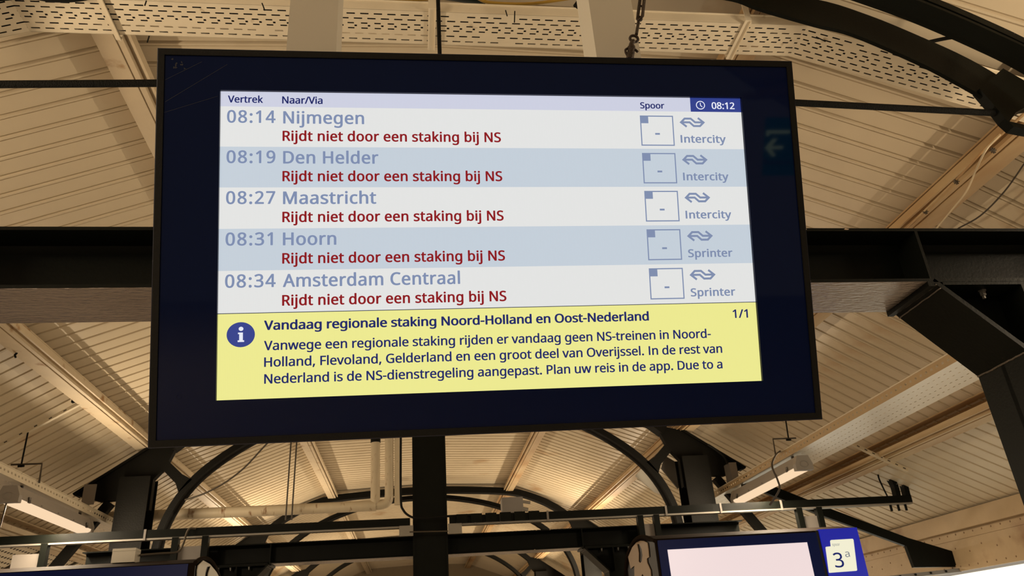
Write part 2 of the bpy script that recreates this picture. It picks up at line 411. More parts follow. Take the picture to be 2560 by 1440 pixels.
    if column:
        cw = .385; cy = y - W/2
        MB().box((XC-cw/2, cy-.10, 0), (XC+cw/2, cy-.085, 3.55+ZR)).build('column_front_flange', 'blacksteel', r)
        MB().box((XC-cw/2, cy+.24, 0), (XC+cw/2, cy+.255, 3.55+ZR)).build('column_rear_flange', 'blacksteel', r)
        MB().box((XC-.012, cy-.085, 0), (XC+.012, cy+.24, 3.55+ZR)).build('column_web', 'blacksteel', r)
        for s in (-1, 1):
            MB().box((XC+s*cw/2-.012, cy-.108, 0), (XC+s*cw/2+.012, cy-.10, 3.5+ZR)).build('column_edge_trim', 'blacksteel', r)
    return r
portal(Y1, 1.735, 'black steel portal beam with kneed leg crossing directly behind the departure display')
portal(Y1+BAY, 1.84, 'black portal frame with the central column below the departure display', column=True)
portal(Y1+2*BAY, 1.84, 'farthest small black portal frame seen under the central one', column=True, detail=False)

# ------------------------------------------------------------------ arched ironwork trusses
def truss(y, label, inner=True):
    r = empty('arched_truss', (XC, y, ZR), label, 'truss', 'black arched trusses across the canopy')
    T = .10                                      # plate thickness along the platform
    f = lambda yy: (lambda a, b: (XC+a, yy, b+ZR))
    # top chord
    tc = cr([(-3.34, 2.80), (-3.0, 3.06), (-2.55, 3.29), (-2.0, 3.45), (-1.0, 3.53), (0, 3.56), (1.0, 3.53), (2.0, 3.45), (2.55, 3.29), (3.0, 3.06), (3.34, 2.80)], 6)
    def band(pts, h0, h1):
        up, dn = [], []
        for i, p in enumerate(pts):
            d = (pts[min(i+1, len(pts)-1)] - pts[max(i-1, 0)]).normalized(); n = Vector((-d.y, d.x))
            up.append(tuple(p + n*h0)); dn.append(tuple(p - n*h1))
        return [up + dn[::-1]]
    def strip(mb, pts, h0, h1, ya, yb):
        lp = band(pts, h0, h1)[0]; n = len(pts); A = [f(ya)(*p) for p in lp]; B = [f(yb)(*p) for p in lp]; m = len(lp)
        fs = [(i, i+1, m-2-i, m-1-i) for i in range(n-1)]
        mb.add(A+B, fs + [tuple(m+q for q in t[::-1]) for t in fs]); mb.add(A+B, [(i, (i+1) % m, m+(i+1) % m, m+i) for i in range(m)])
        return mb
    if not inner:
        ue = [(2028, 0), (2172, 43), (2312, 101), (2406, 144), (2483, 187), (2560, 237)]; le = [(1831, 0), (1900, 25), (2036, 64), (2133, 89), (2289, 156), (2386, 206), (2464, 253), (2499, 296)]
        U = [at(a, b, Y=y) for a, b in ue]; Lw = [at(a, b, Y=y) for a, b in le]
        U = [(q.x-XC, q.z-ZR) for q in U]; Lw = [(q.x-XC, q.z-ZR) for q in Lw]
        U = [(0, U[0][1]+.17), (.9, U[0][1]+.135), (1.5, U[0][1]+.075)] + U; Lw = [(0, Lw[0][1]+.10), (.8, Lw[0][1]+.075), (1.35, Lw[0][1]+.03)] + Lw
        uu = [tuple(q) for q in cr(U, 5)]; ll = [tuple(q) for q in cr(Lw, 5)]
        half = ll + uu[::-1]; 
        for s in (-1, 1):
            MB().poly([half], lambda a, b: (XC+s*a, y-.012, b+ZR), lambda a, b: (XC+s*a, y+.012, b+ZR)).build('top_chord', 'blacksteel', r)
    else: strip(MB(), tc, .06, .07, y-.10, y+.10).build('top_chord', 'truss', r)
    if inner: ar = cr([(-3.40, 0.6), (-3.38, 1.2), (-3.32, 1.75), (-3.10, 2.22), (-2.75, 2.58), (-2.2, 2.93), (-1.5, 3.20), (-.7, 3.36), (0, 3.40), (.7, 3.36), (1.5, 3.20), (2.2, 2.93), (2.75, 2.58), (3.10, 2.22), (3.32, 1.75), (3.38, 1.2), (3.40, .6)], 5)
    if inner: strip(MB(), ar, .055, .045, y-.05, y+.05).build('inner_arch', 'truss', r)
    if inner: strip(MB(), ar, -.030, .045, y-.11, y+.11).build('arch_flange', 'truss', r)
    for s in (-1, 1):
        g_ = lambda yy: (lambda a, b: (XC+s*a, yy, b+ZR))
        head = [(3.32, 2.86), (3.58, 2.80), (3.82, 2.62), (4.24, 2.34), (4.42, 2.22), (4.12, 2.13), (3.87, 2.14), (3.87, 2.0), (3.50, 2.0), (3.50, 2.38), (3.40, 2.50), (3.22, 2.32), (3.17, 2.20), (3.02, 2.36), (3.16, 2.44), (3.34, 2.61), (3.24, 2.86)]
        if inner: MB().poly([head], g_(y-T/2), g_(y+T/2)).build('spandrel_plate', 'truss', r)
        if inner: MB().box((XC+s*3.50, y-.17, 0), (XC+s*3.87, y-.155, 2.40+ZR)).box((XC+s*3.50, y+.155, 0), (XC+s*3.87, y+.17, 2.40+ZR)).box((XC+s*3.67, y-.155, 0), (XC+s*3.70, y+.155, 2.4+ZR)).build('column', 'truss', r)
        # rim flange round the spandrel
        if inner: MB().sweep((XC+s*3.58, y, 2.80+ZR), (XC+s*4.42, y, 2.22+ZR), [(-.10, -.015), (.10, -.015), (.10, .015), (-.10, .015)]).build('spandrel_flange', 'truss', r)
        # outrigger down to the eaves girder
        a = Vector((XC+s*3.95, y, 2.16+ZR)); b = Vector((XC+s*6.15, y, 1.20+ZR)) ; c = Vector((XC+s*6.74, y, 1.0+ZR))
        if not inner: continue
        MB().bar((XC+s*4.0, y+.02, 2.12+ZR), (XC+s*4.75, y+.02, 1.05+ZR), .10, .11).build('raking_strut', 'truss', r)
        continue
        MB().sweep(a, c, [(-.06, -.075), (.06, -.075), (.06, .075), (-.06, .075)]).build('outrigger', 'truss', r)
        MB().poly([[(6.05, 1.16), (6.74, .98), (6.74, .66), (6.20, .60)]], g_(y-.02), g_(y+.02)).build('eaves_plate', 'truss', r)
        MB().sweep((XC+s*5.4, y, .50+ZR), (XC+s*6.74, y, .665+ZR), [(-.08, -.02), (.08, -.02), (.08, .02), (-.08, .02)]).build('eaves_angle', 'greyplate', r)
        # short raking strut outside the column
        MB().bar((XC+s*4.0, y+.02, 2.12+ZR), (XC+s*4.75, y+.02, 1.05+ZR), .10, .11).build('raking_strut', 'truss', r)
    if inner: return r
    nd = at(2535, 300, Y=y); hx, hz = nd.x-XC, nd.z
    l0 = at(0, 211, Y=y); l1 = at(392, 208, Y=y); l2 = at(1990, 257, Y=y); l3 = at(2496, 283, Y=y)
    MB().tube([l0 + (l0-l1)*.35, l0, l1, l2, l3], .0185, 10).build('tie_rod', 'rod', r)
    k0 = at(1099, 128, Y=y); MB().tube([(k0.x, y, l1.z), (k0.x, y, Lw[0][1]+.05+ZR)], .0105, 8).build('king_rod', 'rod', r)
    for s in (-1, 1):                            # cast node with an open eye where chord and tie rod meet
        lp = [at(a_, b_, Y=y) for a_, b_ in ((2440, 230), (2499, 180), (2560, 215), (2640, 270), (2640, 345), (2560, 332), (2525, 325), (2503, 305), (2488, 285))]
        hl = [at(a_, b_, Y=y) for a_, b_ in ((2515, 312), (2530, 290), (2555, 276), (2590, 270), (2620, 290), (2600, 318), (2560, 322))]
        MB().poly([[(q.x-XC, q.z) for q in lp], [(q.x-XC, q.z) for q in hl]], (lambda a, b: (XC+s*a, y-.03, b)), (lambda a, b: (XC+s*a, y+.03, b))).build('tie_rod_eye', 'blacksteel', r)
    return r
YT = 3.30
truss(3.08, 'nearest black arched truss and tie rod, behind the upper half of the display', False)
truss(YT+BAY-.04, 'black arched truss with forked brackets framing both sides below the display')
truss(YT+2*BAY-.04, 'smaller black arched truss seen beyond the central column')
truss(YT+3*BAY, 'farthest black arched truss low behind the central beam')
# curved rafter nearer than the first truss, top right corner
cu = cr([tuple(at(x, y_, Y=2.78)) for x, y_ in ((2060, -62), (2180, -22), (2300, 22), (2440, 82), (2560, 140), (2680, 215), (2800, 310))], 5)
ra = empty('curved_rafter', cu[0], 'black ribbed curved rafter cutting across the top right corner', 'beam')
def strip3(pts, hw, hh):
    mb = MB()
    for p, q in zip(pts, pts[1:]): mb.sweep(p, q, [(-hw, -hh), (hw, -hh), (hw, hh), (-hw, hh)])
    return mb
strip3(cu, .055, .05).build('rafter_body', 'blacksteel', ra)
strip3([p + Vector((0, -.03, -.055)) for p in cu], .05, .008).build('lower_flange', 'blacksteel', ra)
strip3([p + Vector((0, -.06, .0)) for p in cu], .010, .012).build('rib', 'blacksteel', ra)
tag(MB().tube(cr([at(2318, 106, Y=3.18), at(2370, 95, Y=3.12), at(2430, 88, Y=3.0), at(2475, 96, Y=2.86)], 5), .011, 8).build('cable', 'cable'),
    'short black cable bridging the two curved black members at top right', 'cable')

# bracket from the central portal out to the riveted eaves girder
YB = 9.85
eb = empty('eaves_bracket', at(2382, 1420, Y=YB), 'black bracket sloping down to the riveted girder beside the 3a panel', 'bracket')
o = [at(a_, b_, Y=YB) for a_, b_ in ((1860, 1188), (2082, 1276), (2266, 1345), (2382, 1380), (2393, 1417), (2283, 1419), (2263, 1366), (2049, 1288), (1856, 1210))]
MB().poly([[(q.x, q.z) for q in o]], lambda a, b: (a, YB-.03, b), lambda a, b: (a, YB+.03, b)).build('bracket_plate', 'blacksteel', eb)
p, q = at(2225, 1440, Y=YB), at(2390, 1422, Y=YB)
p = p + (p-q)*1.2
MB().sweep(p, q, [(-.09, -.045), (.09, -.045), (.09, 0), (-.09, 0)]).build('foot_flange', 'greyplate', eb)
for k in range(9):
    c = p.lerp(q, (k+.6)/9.6); MB().tube([c+Vector((0, -.09, -.02)), c+Vector((0, -.105, -.02))], .014, 6).build('bolt', 'cable', eb)
# ------------------------------------------------------------------ perforated cable tray crossing above the display
def perforated(mb, P0, P1, W, rows, pitch, slot, sw, skip=0.0, normal_up=0.0, phase=0.0):
    """plate from P0 to P1 (near edge), width vector W, real slotted holes in staggered rows"""
    P0, P1, W = Vector(P0), Vector(P1), Vector(W); D = P1 - P0; L = D.length; D.normalize(); wl = W.length; Wn = W.normalized()
    q = lambda a, b: P0 + D*a + Wn*b
    def quad(a0, a1, b0, b1):
        if a1 - a0 > 1e-5: mb.add([q(a0, b0), q(a1, b0), q(a1, b1), q(a0, b1)], [(0, 1, 2, 3)])
    last = 0.0
    for i, (fr, kind) in enumerate(rows):
        c = fr*wl; s = sw if kind else sw*1.3; sl = slot if kind != 2 else slot*.78
        if not kind: sl = sw*1.5
        quad(0, L, last, c - s/2)
        a = -((i*0.5 % 1)*pitch + phase) + pitch*.25; prev = 0.0
        while a < L:
            a0, a1 = max(a, 0), min(a + sl, L)
            if a1 > 0:
                if random.random() >= skip: quad(prev, a0, c - s/2, c + s/2); prev = a1
            a += pitch
        quad(prev, L, c - s/2, c + s/2); last = c + s/2
    quad(0, L, last, wl)
ROWS = [(.13, 1), (.27, 1), (.41, 2), (.485, 0), (.56, 2), (.72, 1), (.88, 1)]
ct = empty('perforated_cable_tray', (XC, 3.35, 3.26+ZR), 'off-white slotted cable tray crossing above the display from edge to edge', 'cable tray')
yn, yf = 3.22, 3.475
zt = at(1100, 112, Y=3.475).z
def tx(px, py): return at(px, py, Y=yf)
bl, b0, b1, b2 = tx(-160, 128), tx(72, 89), tx(1975, 146), tx(2620, 322)
pl_ = [(bl.x, bl.z), (b0.x, zt), (b1.x, zt), (b2.x, b2.z)]
names = [('sloping_section', 0), ('level_section', 1), ('sloping_section', 2)]
for nm, k in names:
    (xa, za), (xb, zb) = pl_[k], pl_[k+1]
    mb = MB(); perforated(mb, (xa, yn, za), (xb, yn, zb), (0, yf-yn, 0), ROWS, .0740, .046, .0092, skip=.02)
    o = mb.build(nm, 'tray', ct)
    sd = MB()
    for yy in (yn, yf):
        sd.sweep((xa, yy, za+.03), (xb, yy, zb+.03), [(-.0015, -.03), (.0015, -.03), (.0015, .03), (-.0015, .03)])
    sd.tube([(xa, yn-.004, za+.062), (xb, yn-.004, zb+.062)], .006, 6)
    sd.build('side_rail', 'tray', ct)
# what lies in the tray: dark and pale cables seen through the slots
for k, (yy, mt, rr) in enumerate([(3.245, 'creamcable', .014), (3.275, 'cable', .015), (3.305, 'cable', .014), (3.33, 'creamcable', .010), (3.355, 'cable', .014), (3.385, 'cable', .015), (3.415, 'cable', .014), (3.45, 'cable', .012)]):
    pts = [(x, yy + random.uniform(-.003, .003), z + rr + .012 + random.uniform(0, .012)) for x, z in
           [(pl_[0][0], pl_[0][1]), (pl_[1][0], pl_[1][1])] + [(pl_[1][0] + (pl_[2][0]-pl_[1][0])*t/9, zt) for t in range(1, 9)] + [(pl_[2][0], pl_[2][1]), (pl_[3][0], pl_[3][1])]]
    tag(MB().tube(cr(pts, 3), rr, 6).build('power_cable', mt), '%s cable lying in the slotted tray over the display, from its near edge' % ('first pale', 'second', 'third', 'fourth thin pale', 'fifth', 'sixth', 'seventh', 'eighth')[k], 'cable', 'cables lying in the slotted cable tray')
lid = MB()
for k in range(3):
    (xa, za), (xb, zb) = pl_[k], pl_[k+1]
    lid.sweep((xa, (yn+yf)/2, za+.066), (xb, (yn+yf)/2, zb+.066), [(-.12, 0), (.12, 0), (.12, .003), (-.12, .003)])
lid.build('tray_cover', 'black', ct)
# hanger straps under / over the tray
def strap(px, py, w, label, mt='tray'):
    x = at(px, py, Z=zt).x
    r = MB().box((x-w/2, yn-.03, zt-.010), (x+w/2, yf+.03, zt-.006)).box((x-w/2, yn-.034, zt-.010), (x+w/2, yn-.030, zt+.19))
    r.box((x+w/2-.003, yn-.03, zt-.022), (x+w/2, yf+.03, zt-.006)).box((x-w/2, yf+.030, zt-.010), (x+w/2, yf+.034, zt+.15))
    return tag(r.build('hanger_strap', mt), label, 'bracket', 'straps carrying the slotted tray')
strap(262, 20, .030, 'cream strap crossing the slotted tray near its left end')
strap(1080, 40, .042, 'cream strap crossing the slotted tray above the middle of the display')
strap(1875, 40, .036, 'cream strap crossing the slotted tray just right of the display corner')
# loose tie ends on the tray
for (x0, y0, x1, y1), wh in (((373, 90, 368, 106), 'hanging under the tray left of the display corner'), ((366, 2, 362, 14), 'on top of the tray at the upper left'), ((655, 8, 662, 26), 'just left of the left white post'),
        ((1264, 26, 1268, 40), 'bent tie, left one of two above the display middle'), ((1287, 28, 1286, 56), 'longer one of two above the display middle'), ((2040, 92, 2064, 104), 'slanting, right after the tray bend'), ((2236, 106, 2240, 118), 'under the big black curved chord')):
    tag(MB().tube([at(x0, y0, Y=3.19), at(x1, y1, Y=3.19)], .0035, 5).build('cable_tie', 'cable'), 'black cable tie end, ' + wh, 'cable tie', 'cable tie ends on the slotted tray')
# pipes and hoses above the tray, cut by the top edge
tag(MB().tube(cr([at(560, -8, Y=3.32), at(700, 1, Y=3.32), at(900, 1, Y=3.32), at(1066, -2, Y=3.32), at(1120, -18, Y=3.32)], 5), .010, 8).build('yellow_hose', 'ylw'),
    'yellow hose just above the slotted tray, left of the black hanger rod', 'hose')
tag(MB().tube(cr([at(1170, -22, Y=3.32), at(1195, -4, Y=3.32), at(1230, 7, Y=3.32), at(1330, 9, Y=3.34), at(1440, -6, Y=3.32)], 5), .009, 8).build('yellow_hose', 'ylw'),
    'yellow hose curving above the tray right of the black hanger rod', 'hose')
tag(MB().tube([at(1100, -22, Y=3.4), at(1215, -4, Y=3.4)], .045, 12).build('green_pipe', 'green'), 'dark green pipe stub at the top edge by the black hanger rod', 'pipe')
tag(MB().tube(cr([at(86, -14, Y=3.19), at(120, -8, Y=3.19), at(160, -6, Y=3.19), at(205, -10, Y=3.19), at(240, -20, Y=3.19)], 5), .026, 10).build('black_hose', 'cable'), 'thick black hose drooping at the top edge over the left end of the tray', 'hose')
tag(MB().tube([at(1462, -14, Y=3.2), at(1440, 16, Y=3.2)], .018, 8).build('black_stub', 'cable'), 'short black pipe stub beside the right white hanger post', 'pipe')
# loose cable clipped along the right purlin
tag(MB().tube(cr([at(2500, 338, Y=3.48), at(2465, 375, Y=3.32), at(2440, 425, Y=3.75), at(2415, 480, Y=3.95), at(2375, 530, Y=4.2), at(2330, 585, Y=4.5)], 6), .006, 6).build('loose_cable', 'creamcable'), 'pale cable sagging from the purlin at the upper right', 'cable')
tag(MB().tube(cr([at(2500, 335, Y=3.5), at(2450, 385, Y=3.62), at(2390, 450, Y=3.95), at(2310, 528, Y=4.45), at(2262, 575, Y=4.8)], 6), .008, 6).build('conduit', 'rustpurlin'), 'brown conduit clipped along the inner edge of the upper right purlin', 'conduit')
for (px, py, yy), wh in zip(((2482, 377, 3.60), (2390, 455, 3.95), (2313, 530, 4.45)), ('topmost', 'middle', 'lowest')):
    c = at(px, py, Y=yy); mb = MB()
    for k in range(4):
        a = k*math.pi/4; mb.tube([c + Vector((-.02*math.cos(a), 0, -.02*math.sin(a))), c + Vector((.02*math.cos(a), -.006, .02*math.sin(a)))], .0045, 5)
    tag(mb.build('wire_knot', 'greycable'), wh + ' of three twisted wire ties on the upper right conduit', 'wire tie', 'wire ties on the upper right conduit')
tag(MB().tube(cr([at(2560, 410, Y=3.9), at(2510, 480, Y=4.15), at(2450, 540, Y=4.5), at(2390, 575, Y=4.75), at(2370, 600, Y=4.9)], 6), .006, 6).build('thin_wire', 'greycable'), 'thin wire drooping below the upper right purlin above the black beam', 'wire')

# ------------------------------------------------------------------ cable trays and lamps down both sides
def side_tray(s, label):
    xi = XC + s*4.03; w = .52; zb, ztp = 1.885+ZR, 1.975+ZR
    r = empty('side_cable_tray', (xi, 8, zb), label, 'cable tray', 'slotted cable trays carrying the lamps')
    mb = MB(); perforated(mb, (xi, 3.3, zb), (xi, 14.5, zb), (0, 0, ztp-zb), [(.5, 1)], .075, .030, .020)
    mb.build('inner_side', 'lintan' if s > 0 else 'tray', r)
    mb = MB(); perforated(mb, (xi, 3.3, zb), (xi, 14.5, zb), (s*w, 0, 0), [(.2, 1), (.4, 1), (.6, 1), (.8, 1)], .075, .030, .010)
    mb.build('tray_bottom', 'glaretray', r)
    MB().box((xi+s*w, 3.3, zb), (xi+s*w+s*.003, 14.5, ztp)).build('outer_side', 'tray', r)
    MB().tube([(xi, 3.3, ztp), (xi, 14.5, ztp)], .006, 6).build('rolled_lip', 'tray', r)
    return r
side_tray(-1, 'slotted tray over the fluorescent lamp at the lower left')
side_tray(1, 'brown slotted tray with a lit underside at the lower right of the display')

def luminaire(s, y0, label, pw=1.0):
    """weatherproof fluorescent batten: grey body, glowing diffuser, clips, end caps, conduit"""
    L = 1.95; x = XC + s*4.08; zb = 1.68 + ZR; w, h = .19, .155
    r = empty('fluorescent_lamp', (x, y0+L/2, zb), label, 'lamp', 'weatherproof fluorescent lamps under the side trays')
    body = [(-w/2, .040), (-w/2+.01, .09), (-w/2+.03, h), (w/2-.03, h), (w/2-.01, .09), (w/2, .045), (w/2-.004, .038), (-w/2+.004, .038)]
    MB().sweep((x, y0, zb), (x, y0+L, zb), body).build('housing', 'lamp_body', r)
    dif = [(-w/2+.004, .038), (-w/2+.010, .012), (-w/2+.035, 0), (w/2-.035, 0), (w/2-.010, .012), (w/2-.004, .038)]
    MB().sweep((x, y0+.05, zb), (x, y0+L-.05, zb), dif).build('diffuser', 'lampglow', r)
    for yy, d in ((y0, -1), (y0+L, 1)):
        MB().poly([[(-w/2-.004, .0), (-w/2-.006, .07), (-w/2+.012, .115), (-w/2+.03, h+.006), (w/2-.03, h+.006), (w/2-.012, .115), (w/2+.006, .07), (w/2+.004, 0.0)]],
                  lambda a, b: (x+a, yy+d*.012, zb+b), lambda a, b: (x+a, yy-d*.055, zb+b)).build('end_cap', 'lamp_body', r)
        mb = MB(); mb.tube([(x+.045*math.cos(t*math.pi/8), yy+d*.016, zb+.062+.036*math.sin(t*math.pi/8)) for t in range(16)], .0035, 5, closed=True)
        mb.build('end_cap_ring', 'lamp_body', r)
    for yy in (y0+.22, y0+L-.22):
        mb = MB()
        for e in (-1, 1): mb.box((x+e*w/2-.004, yy-.02, zb+.03), (x+e*(w/2+.010), yy+.02, zb+.085))
        mb.box((x-.012, yy-.012, zb+h), (x+.012, yy+.012, 1.885+ZR)); mb.build('clip', 'lamp_clip', r)
    for nm, loc, rot, en in (('lamp_light_down', (x, y0+L/2, zb-.02), (0, 0, 0), LAMP_W*pw), ('added_side_light', (x-s*(w/2+.015), y0+L/2, zb+.03), (0, s*math.radians(100), 0), LAMP_W*SIDE*pw)):  # side light is added to reach the roof; the housing there does not glow
        ld = bpy.data.lights.new(nm, 'AREA'); ld.shape = 'RECTANGLE'; ld.size = .05; ld.size_y = L-.15; ld.energy = en; ld.color = (1.0, .80, .56)
        lo = bpy.data.objects.new(nm, ld); COL.objects.link(lo); lo.parent = r; lo.location = Vector(loc) - r.location; lo.rotation_euler = rot
    for k in range(3):
        yy = y0+.5+k*.42; MB().box((x-s*w/2-.002, yy, zb+.05), (x-s*w/2+.002, yy+.03, zb+.062)).build('latch', 'greyplate', r)
    return r
luminaire(-1, 8.12, 'glowing grey fluorescent lamp hanging at the lower left corner', .65)
luminaire(1, 8.12, 'glowing grey fluorescent lamp below the lower right corner of the display', .65)
for k, nm in ((-1, 'nearer'), (-2, 'added rearmost'), (1, 'more distant'), (2, 'farthest')):
    for s, sd in ((-1, 'left'), (1, 'right')):
        if k == -2 and s == 1: continue  # the rear left lamp is an unseen addition that brightens the white posts
        luminaire(s, 8.12+k*BAY, nm + ' fluorescent lamp in the %s row under the side tray' % sd, {-1: 1.3 if s < 0 else .75, -2: 1.25}.get(k, 1.4))

# hanger channels, rods and hooks of the side trays
def hanger(s, lab):
    Yc = 8.54
    if s < 0: a, b = at(218, 999, Y=Yc), at(-120, 1178, Y=Yc)
    else: a, b = at(2096, 1094, Y=8.3), at(2268, 1176, Y=8.3)
    r = empty('hanger_channel', (a+b)/2, lab, 'bracket')
    MB().bar(a, b, .04, .035).build('slotted_channel', 'creamcable' if s > 0 else 'tray', r)
    n = 9
    for k in range(n):
        c = a.lerp(b, (k+.5)/n); d = (b-a).normalized()*.016
        MB().bar(c-d+Vector((0, -.0205, 0)), c+d+Vector((0, -.0205, 0)), .002, .012).build('slot', 'greycable', r)
    return r
hanger(-1, 'slotted channel strut bolted under the left purlin')
hanger(1, 'thin pale channel strut reaching down to the black conduit bend at right')
def rodhook(top, bot, s, zb, lab):
    r = empty('lamp_hanger', bot, lab, 'bracket')
    MB().tube([top, bot], .009, 8).build('threaded_rod', 'cable', r)
    k = bot + Vector((0, 0, .03)); w = -s*.20
    MB().tube([k+Vector((s*.10, 0, 0)), k+Vector((w, 0, 0)), k+Vector((w+s*-.01, 0, -.20))], .010, 6).build('hook_bracket', 'greycable', r)
    MB().tube([bot+Vector((-.03, 0, .012)), bot+Vector((.03, 0, .012))], .012, 6).build('nut', 'cable', r)
p = at(70, 1080, Y=8.54)
rodhook(p, at(52, 1168, Y=8.54), -1, 1.9, 'black threaded rod and hook holding the left slotted tray')
rodhook(at(1962, 1035, Y=9.0), at(1972, 1102, Y=9.0), 1, 1.9, 'thin rod and hook holding the right slotted tray')
c = at(195, 1000, Y=8.52)
tag(MB().poly([[(-.06, -.03), (-.055, .05), (-.03, .06), (0, .04), (.08, .045), (.10, .02), (.03, -.01)]], lambda a, b: (c.x+a, c.y-.02, c.z+b), lambda a, b: (c.x+a, c.y+.02, c.z+b)).build('beam_clamp', 'cable'),
    'small black beam clamp on the wide purlin at lower left', 'clamp')
c = at(40, 885, Y=7.0)
tag(MB().tube([c+Vector((0, 0, .05)), c+Vector((.012, 0, .02)), c+Vector((-.008, 0, -.01)), c+Vector((.004, 0, -.035))], .010, 6).build('wire_knot', 'cable'), 'small black wire knot on the wide purlin at the left edge', 'wire tie')
# grey plates tying the trays to the trusses
for s, px, lab in ((-1, (214, 1213, 236, 1262), 'grey plate bracket joining the left tray to the truss'), (1, (1820, 1158, 1846, 1204), 'grey plate bracket joining the right tray to the truss')):
    a = at(px[0], px[1], Y=10.2); b = at(px[2], px[3], Y=10.2)
    tag(MB().box((a.x, 10.16, b.z), (b.x, 10.18, a.z)).box((a.x, 10.18, b.z), (a.x+.02, 10.36, a.z)).build('plate_bracket', 'greyplate'), lab, 'bracket')
c = at(1830, 1190, Y=10.3)
tag(MB().tube(cr([at(1770, 1112, Y=10.2), at(1790, 1125, Y=10.2), at(1810, 1142, Y=10.2), at(1818, 1160, Y=10.2)], 4), .018, 8).build('conduit', 'cable'), 'black conduit arching over the right truss shoulder', 'conduit')
tag(MB().tube(cr([at(1950, 1128, X=4.235), at(1938, 1140, Y=8.1), at(1930, 1165, Y=7.7), at(1944, 1200, Y=7.7), at(1948, 1225, Y=7.7), at(1925, 1262, Y=7.9)], 5), .011, 6).build('hanging_cable', 'greycable'), 'brown cable looping down in front of the lower right lamp', 'cable')
tag(MB().tube([at(16, 1258, Y=8.1), at(2, 1310, Y=8.1), at(-8, 1340, Y=8.1)], .008, 6).build('hanging_cable', 'greycable'), 'dark cable dropping from the lower left lamp at the left edge', 'cable')

# ------------------------------------------------------------------ pipes beside the central column
YP = 10.86
pp = lambda x, y: at(x, y, Y=YP)
drp = empty('drain_pipe', pp(975, 1250), 'cream drain pipe turning left at an elbow beside the central column', 'pipe')
MB().tube([pp(973, 1060), pp(973, 1238)], .060, 14).build('vertical_pipe', 'pipe', drp)
el = cr([pp(973, 1238), pp(972, 1248), pp(966, 1257), pp(955, 1262), pp(940, 1264)], 4)
MB().tube(el, .062, 14).build('elbow', 'pipe', drp)
MB().tube([pp(940, 1264), pp(640, 1278), pp(250, 1294)], .070, 14).build('horizontal_pipe', 'pipe', drp)
p2 = empty('drain_pipe', pp(938, 1245), 'short cream downpipe with a dark rim left of the elbow pipe', 'pipe')
MB().tube([pp(939, 1105), pp(938, 1262)], .064, 14).build('pipe_body', 'pipe', p2)
MB().tube([pp(939, 1098), pp(939, 1107)], .070, 14).build('dark_rim', 'cable', p2)
tag(MB().bar(pp(993, 1080), pp(993, 1262), .075, .06, up=(0, -1, 0)).build('cable_trunking', 'pipe'), 'flat cream trunking between the elbow pipe and the central column', 'trunking')
tag(MB().tube(cr([at(1002, 1085, Y=9.4), at(1002, 1240, Y=9.4), at(1008, 1275, Y=9.4), at(1030, 1293, Y=9.35), at(1060, 1296, Y=9.33), at(1115, 1291, Y=9.33), at(1180, 1287, Y=9.3)], 5), .014, 8).build('black_conduit', 'cable'), 'thin black conduit curling round the central column', 'conduit')
tag(MB().tube([at(1024, 1330, Y=9.3), at(1120, 1328, Y=9.3)], .008, 6).build('strap_wire', 'greycable'), 'wire strap across the front of the central column', 'wire')
for x0, x1, lab in ((732, 716, 'left'), (746, 731, 'right')):
    tag(MB().tube([at(x0-3, 1085, Y=10.7), at(x1-2, 1300, Y=10.7)], .011, 6).build('thin_conduit', 'greycable'), '%s one of the two thin conduits dropping to the drain pipe' % lab, 'conduit')
tag(MB().tube(cr([at(690, 1085, Y=10.3), at(655, 1122, Y=10.35), at(610, 1170, Y=10.4), at(560, 1208, Y=10.4), at(510, 1234, Y=10.4), at(462, 1250, Y=10.4)], 6), .012, 6).build('draped_cable', 'greycable'), 'brown cable draped from the left arch up behind the display', 'cable')
tag(MB().bar(at(300, 1338, Y=12.5), at(1020, 1304, Y=12.5), .05, .10).build('cream_trunking', 'pipe'), 'long cream trunking just above the black rail left of the column', 'trunking')
c = at(1625, 1206, Y=10.9)
tag(MB().poly([[(-.20, .10), (-.04, .26), (.12, .16), (.26, -.06), (.20, -.20), (.05, -.14)]], lambda a, b: (c.x+a, 10.9, c.z+b), lambda a, b: (c.x+a, 10.93, c.z+b)).build('wall_plate', 'post'), 'pale grey plate behind the right arch', 'plate')
c = at(1682, 1180, Y=10.8)
tag(MB().poly([[(-.16, .06), (-.08, .24), (.10, .12), (.18, .02), (.04, -.24)]], lambda a, b: (c.x+a, 10.8, c.z+b), lambda a, b: (c.x+a, 10.83, c.z+b)).build('junction_plate', 'greyplate'), 'dark grey plate inside the fork of the right truss', 'plate')

# ------------------------------------------------------------------ black suspension rail carrying the platform signs
YR = 9.35
rr = empty('suspension_rail', (0, YR, 1.5+ZR), 'black rail left of the column carrying the left platform sign', 'rail', 'black rails carrying the platform signs')
def rail(r, xa, xb):
    MB().box((xa, YR-.035, 1.475+ZR), (xb, YR+.035, 1.562+ZR)).build('rail_body', 'blacksteel', r)
    MB().box((xa, YR-.03, 1.455+ZR), (xb, YR+.06, 1.474+ZR)).build('rail_underside', 'galv', r)
rail(rr, -4.9, -.035)
MB().box((-.16, YR-.05, 1.36+ZR), (.0, YR-.04, 1.475+ZR)).build('end_bracket', 'galv', rr)
r2 = empty('suspension_rail', (3, YR, 1.5+ZR), 'black rail right of the column ending at the black conduit bend', 'rail', 'black rails carrying the platform signs')
rail(r2, .42, 6.24)
MB().box((.40, YR-.05, 1.36+ZR), (.56, YR-.04, 1.475+ZR)).build('end_bracket', 'galv', r2)
for k in range(3): MB().tube([(5.95+k*.10, YR, 1.475+ZR), (5.95+k*.10, YR, 1.38+ZR)], .016, 6).build('threaded_stud', 'cable', r2)
